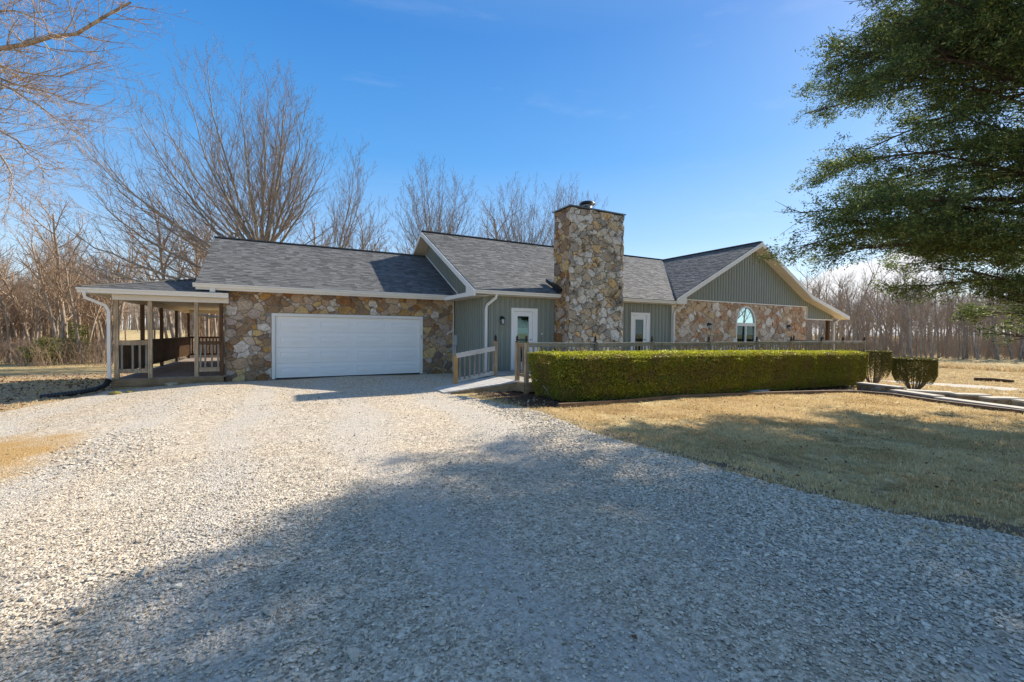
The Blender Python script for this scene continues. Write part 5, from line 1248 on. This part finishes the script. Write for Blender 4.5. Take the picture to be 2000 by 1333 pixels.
mass('far_woods', 420, (1540, 2300), (84, 125), 12, 'twig_far', 'depth of the grey brown wood across the dry field', 1)
mass('far_woods', 560, (-260, 228), (50, 80), 8.5, 'twig_warm', 'depth of the tan wood left of the porch', 2)
mass('far_woods', 160, (365, 450), (50, 75), 9, 'twig_warm', 'depth of the wood behind the porch', 3)
mass('far_woods', 700, (150, 700), (240, 330), 22, 'twig_far', 'hazy brown wood on the rise beyond the far field', 4, 3.5, 9)
g = np.random.default_rng(5)
def leafcloud(name, n, pr, dr, zr, mat, label, size):
    px = g.uniform(*pr, n); D = g.uniform(*dr, n); s = (px-1000)/839.8; x = D*(fx+rx*s); y = D*(fy+ry*s); k = lownoise(x, y, .9, 4) > .05; x, y = x[k], y[k]; z = g.uniform(*zr, len(x))*g.random(len(x))**.5+np.array([G(a, b) for a, b in zip(x, y)])
    V, F = cards(np.stack([x, y, z], 1), None, size, g, .6); tag(link(name, npmesh(name, V, [F]), mat), label, kind='stuff')
leafcloud('clinging_leaves', 9000, (-240, 222), (33, 50), (.2, 5.5), 'beech', 'russet dead leaves still clinging to the young trees of the left wood', (.06, .13))

# the big bare tree behind the garage, and its neighbours
bx, by_ = at(512, 31)
TP = [(-12.9, 1, 6.6), (-12.4, -2, 8.6), (-12.3, 2, 10.6), (-11.4, -1, 12.9), (-10.6, 3, 14.6), (-10.0, -3, 15.6), (-8.9, 1, 17.3), (-7.6, -2, 18.7), (-6.2, 3, 19.6), (-4.9, -1, 21.2), (-3.3, 3, 20.2), (-1.9, -3, 21.0), (-.4, 1, 20.0), (1.0, -1, 20.6), (2.4, 3, 18.7), (3.3, -2, 18.6), (4.3, 1, 16.6), (4.9, -2, 14.4), (5.2, 2, 12.4), (4.9, 0, 10.2),
      (-9.5, -5, 9.5), (-8.0, 5, 12.0), (-6.5, -6, 14.0), (-4.5, 6, 16.0), (-2.5, -6, 16.5), (0, 6, 16.5), (1.8, -5, 14.5), (-6.8, 0, 16.0), (-3.4, 0, 17.8), (.3, 0, 17.0), (-9.8, 0, 11.5), (2.8, 0, 13.0), (-11, 4, 8.0), (3.6, 4, 9.5), (-8.6, -3, 13.5), (-5.4, 3, 18.3), (-1.2, 4, 18.8), (1.6, 2, 18.0), (-7.2, 5, 10.0), (-3.0, -4, 13.5), (2.2, -4, 11.0), (-10.4, -4, 7.0), (-4.2, 1, 14.5), (-.8, -3, 14.0), (1.3, 1, 21.2), (2.3, -1, 20.4), (.2, 2, 21.4), (3.2, 0, 19.6), (4.2, -1, 18.0), (-.9, -1, 21.4)]
tree_obj('bare_tree', crown_tree(TP, 301, 8.4, .36, (3.0, 8.1), 0, .105, .8), (bx, by_, G(bx, by_)), 'largest bare tree, its many limbs fanning out in a wide dome behind the garage roof', 'big bare trees behind the garage', ('bark', 'twig'), 0)
bx, by_ = at(604, 33)
TP = [(4.9, 1, 9.5), (5.4, -1, 11.2), (5.2, 1, 12.8), (4.6, -1, 14.6), (3.7, 0, 16.9), (2.9, 1, 15.2), (4.2, 2, 12.0), (3.2, -2, 12.5), (2.2, 0, 12.6), (4.8, 2, 10.0), (1.2, 1, 11.0), (3.9, 0, 15.6)]
tree_obj('bare_tree', crown_tree(TP, 302, 6.5, .2, (3.0, 6.3), 1.4, .09, .9), (bx, by_, G(bx, by_)), 'bare tree leaning right, just right of the largest bare tree', 'big bare trees behind the garage', ('bark', 'twig'), 0)
bx, by_ = at(352, 36)
TP = dome(9, 14, 2.8, 8.0, 12.8)
tree_obj('bare_tree', crown_tree(TP, 303, 9.0, .16, (4.0, 8.8), 0, .07, .8), (bx, by_, G(bx, by_)), 'slim bare tree between the porch roof and the garage roof', 'big bare trees behind the garage', ('bark', 'twig_warm'), 0)
# bare maple off the left edge, its limbs hang into the picture
def over(px, py, D):
    s = (px-1000)/839.8; q = -(py-666.5)/839.8; d = np.array(_f)+np.array(_r)*s+np.array(_u)*q; return Vector((d[0]*D, d[1]*D, 1.63+d[2]*D))
mx, my = at(-420, 12.5)
mz = G(mx, my)
def limb_through(pts, r0, r1, seed, out):
    r = random.Random(seed); P = []
    for i in range(len(pts)-1):
        for k in range(3): P.append(pts[i].lerp(pts[i+1], k/3)+Vector((r.gauss(0, .03), r.gauss(0, .03), r.gauss(0, .03))))
    P.append(pts[-1]); n = len(P)-1; rs = [r0+(r1-r0)*i/n for i in range(n+1)]; out.append((0, P, rs))
    prm = dict(seg=[5, 4, 3], trop=[.1, .15, .2], wob=[.1, .13, .15], tip=[.25, .35, .6], nch=[6, 3], t0=[.1, .1], ang=[28, 32], rat=[.5, .5], sh=[.4, .3], rmax=[.015, .008, .005], rmin=.0035)
    L = sum((P[i+1]-P[i]).length for i in range(n)); az = 0
    for k in range(int(L*3.6)):
        t = .06+.94*(k+r.random())/(L*3.6); f = min(n-1e-3, t*n); i = int(f); p = P[i].lerp(P[i+1], f-i); dd = (P[i+1]-P[i]).normalized(); az += 2.4
        q = Matrix.Rotation(az, 3, dd) @ dd.cross(Z).normalized(); an = rad(r.uniform(25, 60)); grow(out, p, dd*math.cos(an)+q*math.sin(an), r.uniform(.7, 2.3)*(1-.4*t), max(.005, rs[i]*.35), 1-1, prm, r)
out = []; base = Vector((mx, my, mz)); top = Vector((mx, my, 9.5)); out.append((0, [base.lerp(top, i/6) for i in range(7)], [.3-.03*i for i in range(7)]))
LM = [([base.lerp(top, .5), over(-150, 150, 10.5), over(0, 95, 9.6), over(150, 62, 9.2), over(255, 5, 9.0)], .075, .02), ([base.lerp(top, .45), over(-150, 230, 10), over(0, 155, 9.6), over(70, 175, 9.4), over(170, 205, 9.2)], .05, .008),
      ([base.lerp(top, .42), over(-120, 200, 9.5), over(0, 165, 9.2), over(80, 210, 9.0), (over(170, 270, 8.9))], .045, .006), ([base.lerp(top, .38), over(-150, 280, 9.2), over(-10, 235, 9), over(60, 300, 9), over(95, 345, 9)], .04, .006),
      ([base.lerp(top, .6), over(-160, 60, 10.5), over(0, 20, 10.2), over(90, 40, 10)], .05, .01), ([base.lerp(top, .35), over(-140, 300, 9.4), over(0, 300, 9.2), over(30, 360, 9.2), over(40, 395, 9.2)], .035, .005),
      ([base.lerp(top, .66), over(-200, -60, 11), over(-20, -30, 10.5), over(110, 10, 10.2)], .05, .01), ([base.lerp(top, .5), over(-120, 140, 9.8), over(0, 130, 10.4), over(110, 150, 10.6), over(200, 120, 10.8)], .04, .008)]
for i, (p, a, b) in enumerate(LM): limb_through(p, a, b, 400+i, out)
out = [(l, [v-base for v in p], q) for l, p, q in out]
tree_obj('bare_tree', out, tuple(base), 'bare tree whose thin limbs hang in at the upper left corner', 'bare tree standing left of the driveway', ('bark_warm', 'twig_warm'), 0)

# evergreen on the right
def cedar(name, x, y, prof, htop, nl, seed, label, mats, leafs, per, clump, cat='tree', group=None, lowz=1.2, trunk_r=.32, extra=()):
    r = random.Random(seed); g = np.random.default_rng(seed); z0 = G(x, y); out = []; tips = []
    T = [Vector((.15*math.sin(i*.9), .1*math.cos(i*1.3), -.2+(htop+.2)*i/12)) for i in range(13)]; out.append((0, T, [trunk_r*(1-.93*i/12) for i in range(13)]))
    zs, rs_ = zip(*prof)
    for k in range(nl+len(extra)):
        zt = lowz+(htop-lowz-.3)*((k+r.random())/nl)**1.05; az = k*2.399+r.uniform(-.3, .3); Rm = float(np.interp(zt, zs, rs_))*r.uniform(.72, 1.06); zb = max(.9, zt-Rm*r.uniform(.05, .35))
        if k >= nl: ex_ = extra[k-nl]; zt = ex_[2]-z0; az = math.atan2(ex_[1]-y, ex_[0]-x); Rm = math.hypot(ex_[1]-y, ex_[0]-x)*.97; zb = zt-.8
        i = min(11, int((zb+.2)/(htop+.2)*12)); p = T[i].lerp(T[i+1], ((zb+.2)/(htop+.2)*12)-i); d = Vector((math.cos(az), math.sin(az), (zt-zb)/max(Rm, .5)+.25)).normalized()
        n = 7; pts = [p]; q = p; dd = d
        for j in range(n): dd = (dd+Vector((r.gauss(0, .07), r.gauss(0, .07), r.gauss(-.06, .06)))).normalized(); q = q+dd*(Rm/n); pts.append(q)
        rr = max(.02, trunk_r*.22*(1-zb/htop*.6)*(Rm/5)); out.append((0, pts, [rr*(1-.85*j/n) for j in range(n+1)]))
        m = int(Rm*5.5)+3
        for s in range(m):
            t = .22+.78*(s+r.random())/m; f = min(n-1e-3, t*n); i2 = int(f); a = pts[i2].lerp(pts[i2+1], f-i2); side = 1 if s % 2 else -1; b = (pts[i2+1]-pts[i2]).normalized(); o_ = b.cross(Z).normalized()*side
            l = min(1.9, Rm*.27*(1.15-t*.75)*r.uniform(.6, 1.3)+.25); e = (b*.75+o_*r.uniform(.4, 1.0)+Z*r.uniform(-.22, .3)).normalized(); pp = [a]; c = a
            for j in range(4): e = (e+Vector((r.gauss(0, .14), r.gauss(0, .14), r.gauss(-.02, .12)))).normalized(); c = c+e*l/4; pp.append(c)
            out.append((1, pp, [.016, .012, .009, .006, .004]))
            w = int(l*per)+2
            for _ in range(w):
                tt = r.uniform(.15, 1.05); ff = min(3.999, tt*4); i3 = int(ff); c0 = pp[i3].lerp(pp[i3+1], ff-i3); tips.append((c0+Vector((r.gauss(0, .11), r.gauss(0, .11), r.gauss(0, .10))), e))
    nz = lambda a: math.sin(a.x*1.9+a.z*1.1)+math.sin(a.y*2.1-a.z*2.3+1)+math.sin((a.x-a.y)*1.3+a.z*3.1)+.8*math.sin(a.z*4.7+a.x*2.7)+.6*math.sin(a.y*5.1+a.x*1.1)
    tips = [q for q in tips if nz(q[0]) > -.52 or r.random() < .12] if nl > 50 else tips
    T0 = np.array([tuple(a) for a, _ in tips]); E0 = np.array([tuple(b) for _, b in tips]); n = len(T0)
    # each tip carries a small flat spray: leaflets along a short axis
    off = g.normal(0, 1, (n, clump, 3))*np.array([.07, .07, .05]); ax = E0[:, None, :]*g.uniform(-.06, .2, (n, clump, 1)); P = (T0[:, None, :]+off+ax).reshape(-1, 3)
    nn = len(P); a = np.repeat(E0, clump, 0)+g.normal(0, .7, (nn, 3)); a /= np.linalg.norm(a, axis=1, keepdims=True); b = np.cross(a, g.normal(size=(nn, 3))); b /= np.linalg.norm(b, axis=1, keepdims=True)
    L = g.uniform(leafs[0], leafs[1], nn)[:, None]; w = L*.15; V = np.stack([P-a*L/2, P+b*w, P+a*L/2, P-b*w], 1).reshape(-1, 3); F = np.arange(nn*4).reshape(-1, 4)
    e = tree_obj(name, out, (x, y, z0), label, group, mats, 0, cat=cat, leaves=(V, F), leafmat=mats[2]); return nn
cedar('evergreen_tree', 16.5, 2.2, [(1.0, .6), (2.2, 1.4), (3.2, 3.4), (4.4, 5.3), (5.4, 5.6), (6.5, 5.4), (8.5, 5.8), (11.4, 5.3), (14.5, 4.0), (18, .8)], 18, 104, 501,
      'large dark evergreen cedar overhanging the lawn at the right edge', ('bark_cedar', 'bark_cedar', 'cedar'), (.05, .105), 8.5, 27, lowz=2.6,
      extra=[(10.7, 6.1, 4.5), (11.0, 5.9, 4.1), (11.6, 6.5, 4.9), (11.3, 5.2, 5.1), (12.4, 6.5, 4.2), (12.0, 6.2, 8.0), (13.0, 6.9, 8.4), (14.8, 6.9, 9.8), (13.0, 6.2, 10.2), (11.6, 5.4, 7.4), (15.8, 7.0, 8.8), (12.9, 6.6, 6.6), (14.5, 3.6, 1.7), (14.2, 3.1, 2.1), (15.0, 4.1, 2.5), (12.7, 5.6, 10.2), (13.2, 6.0, 11.0), (11.4, 5.4, 8.6), (14.5, 6.2, 12.0), (12.2, 5.2, 9.4), (14.0, 6.4, 9.0)])
x, y = at(88, 33); cedar('young_cedar', x, y, [(0, .9), (1, 1.0), (2.2, .2)], 2.3, 22, 502, 'small yellow green cedar at the foot of the left wood', ('bark_cedar', 'bark_cedar', 'cedar_small'), (.1, .2), 7, 10, group='young cedars in the left wood', lowz=.2, trunk_r=.05)
x, y = at(150, 36); cedar('young_cedar', x, y, [(0, .6), (1.6, .9), (3.4, .2)], 3.6, 24, 503, 'taller thin young cedar closer to the porch in the left wood', ('bark_cedar', 'bark_cedar', 'cedar_small'), (.1, .2), 6, 8, group='young cedars in the left wood', lowz=.4, trunk_r=.05)
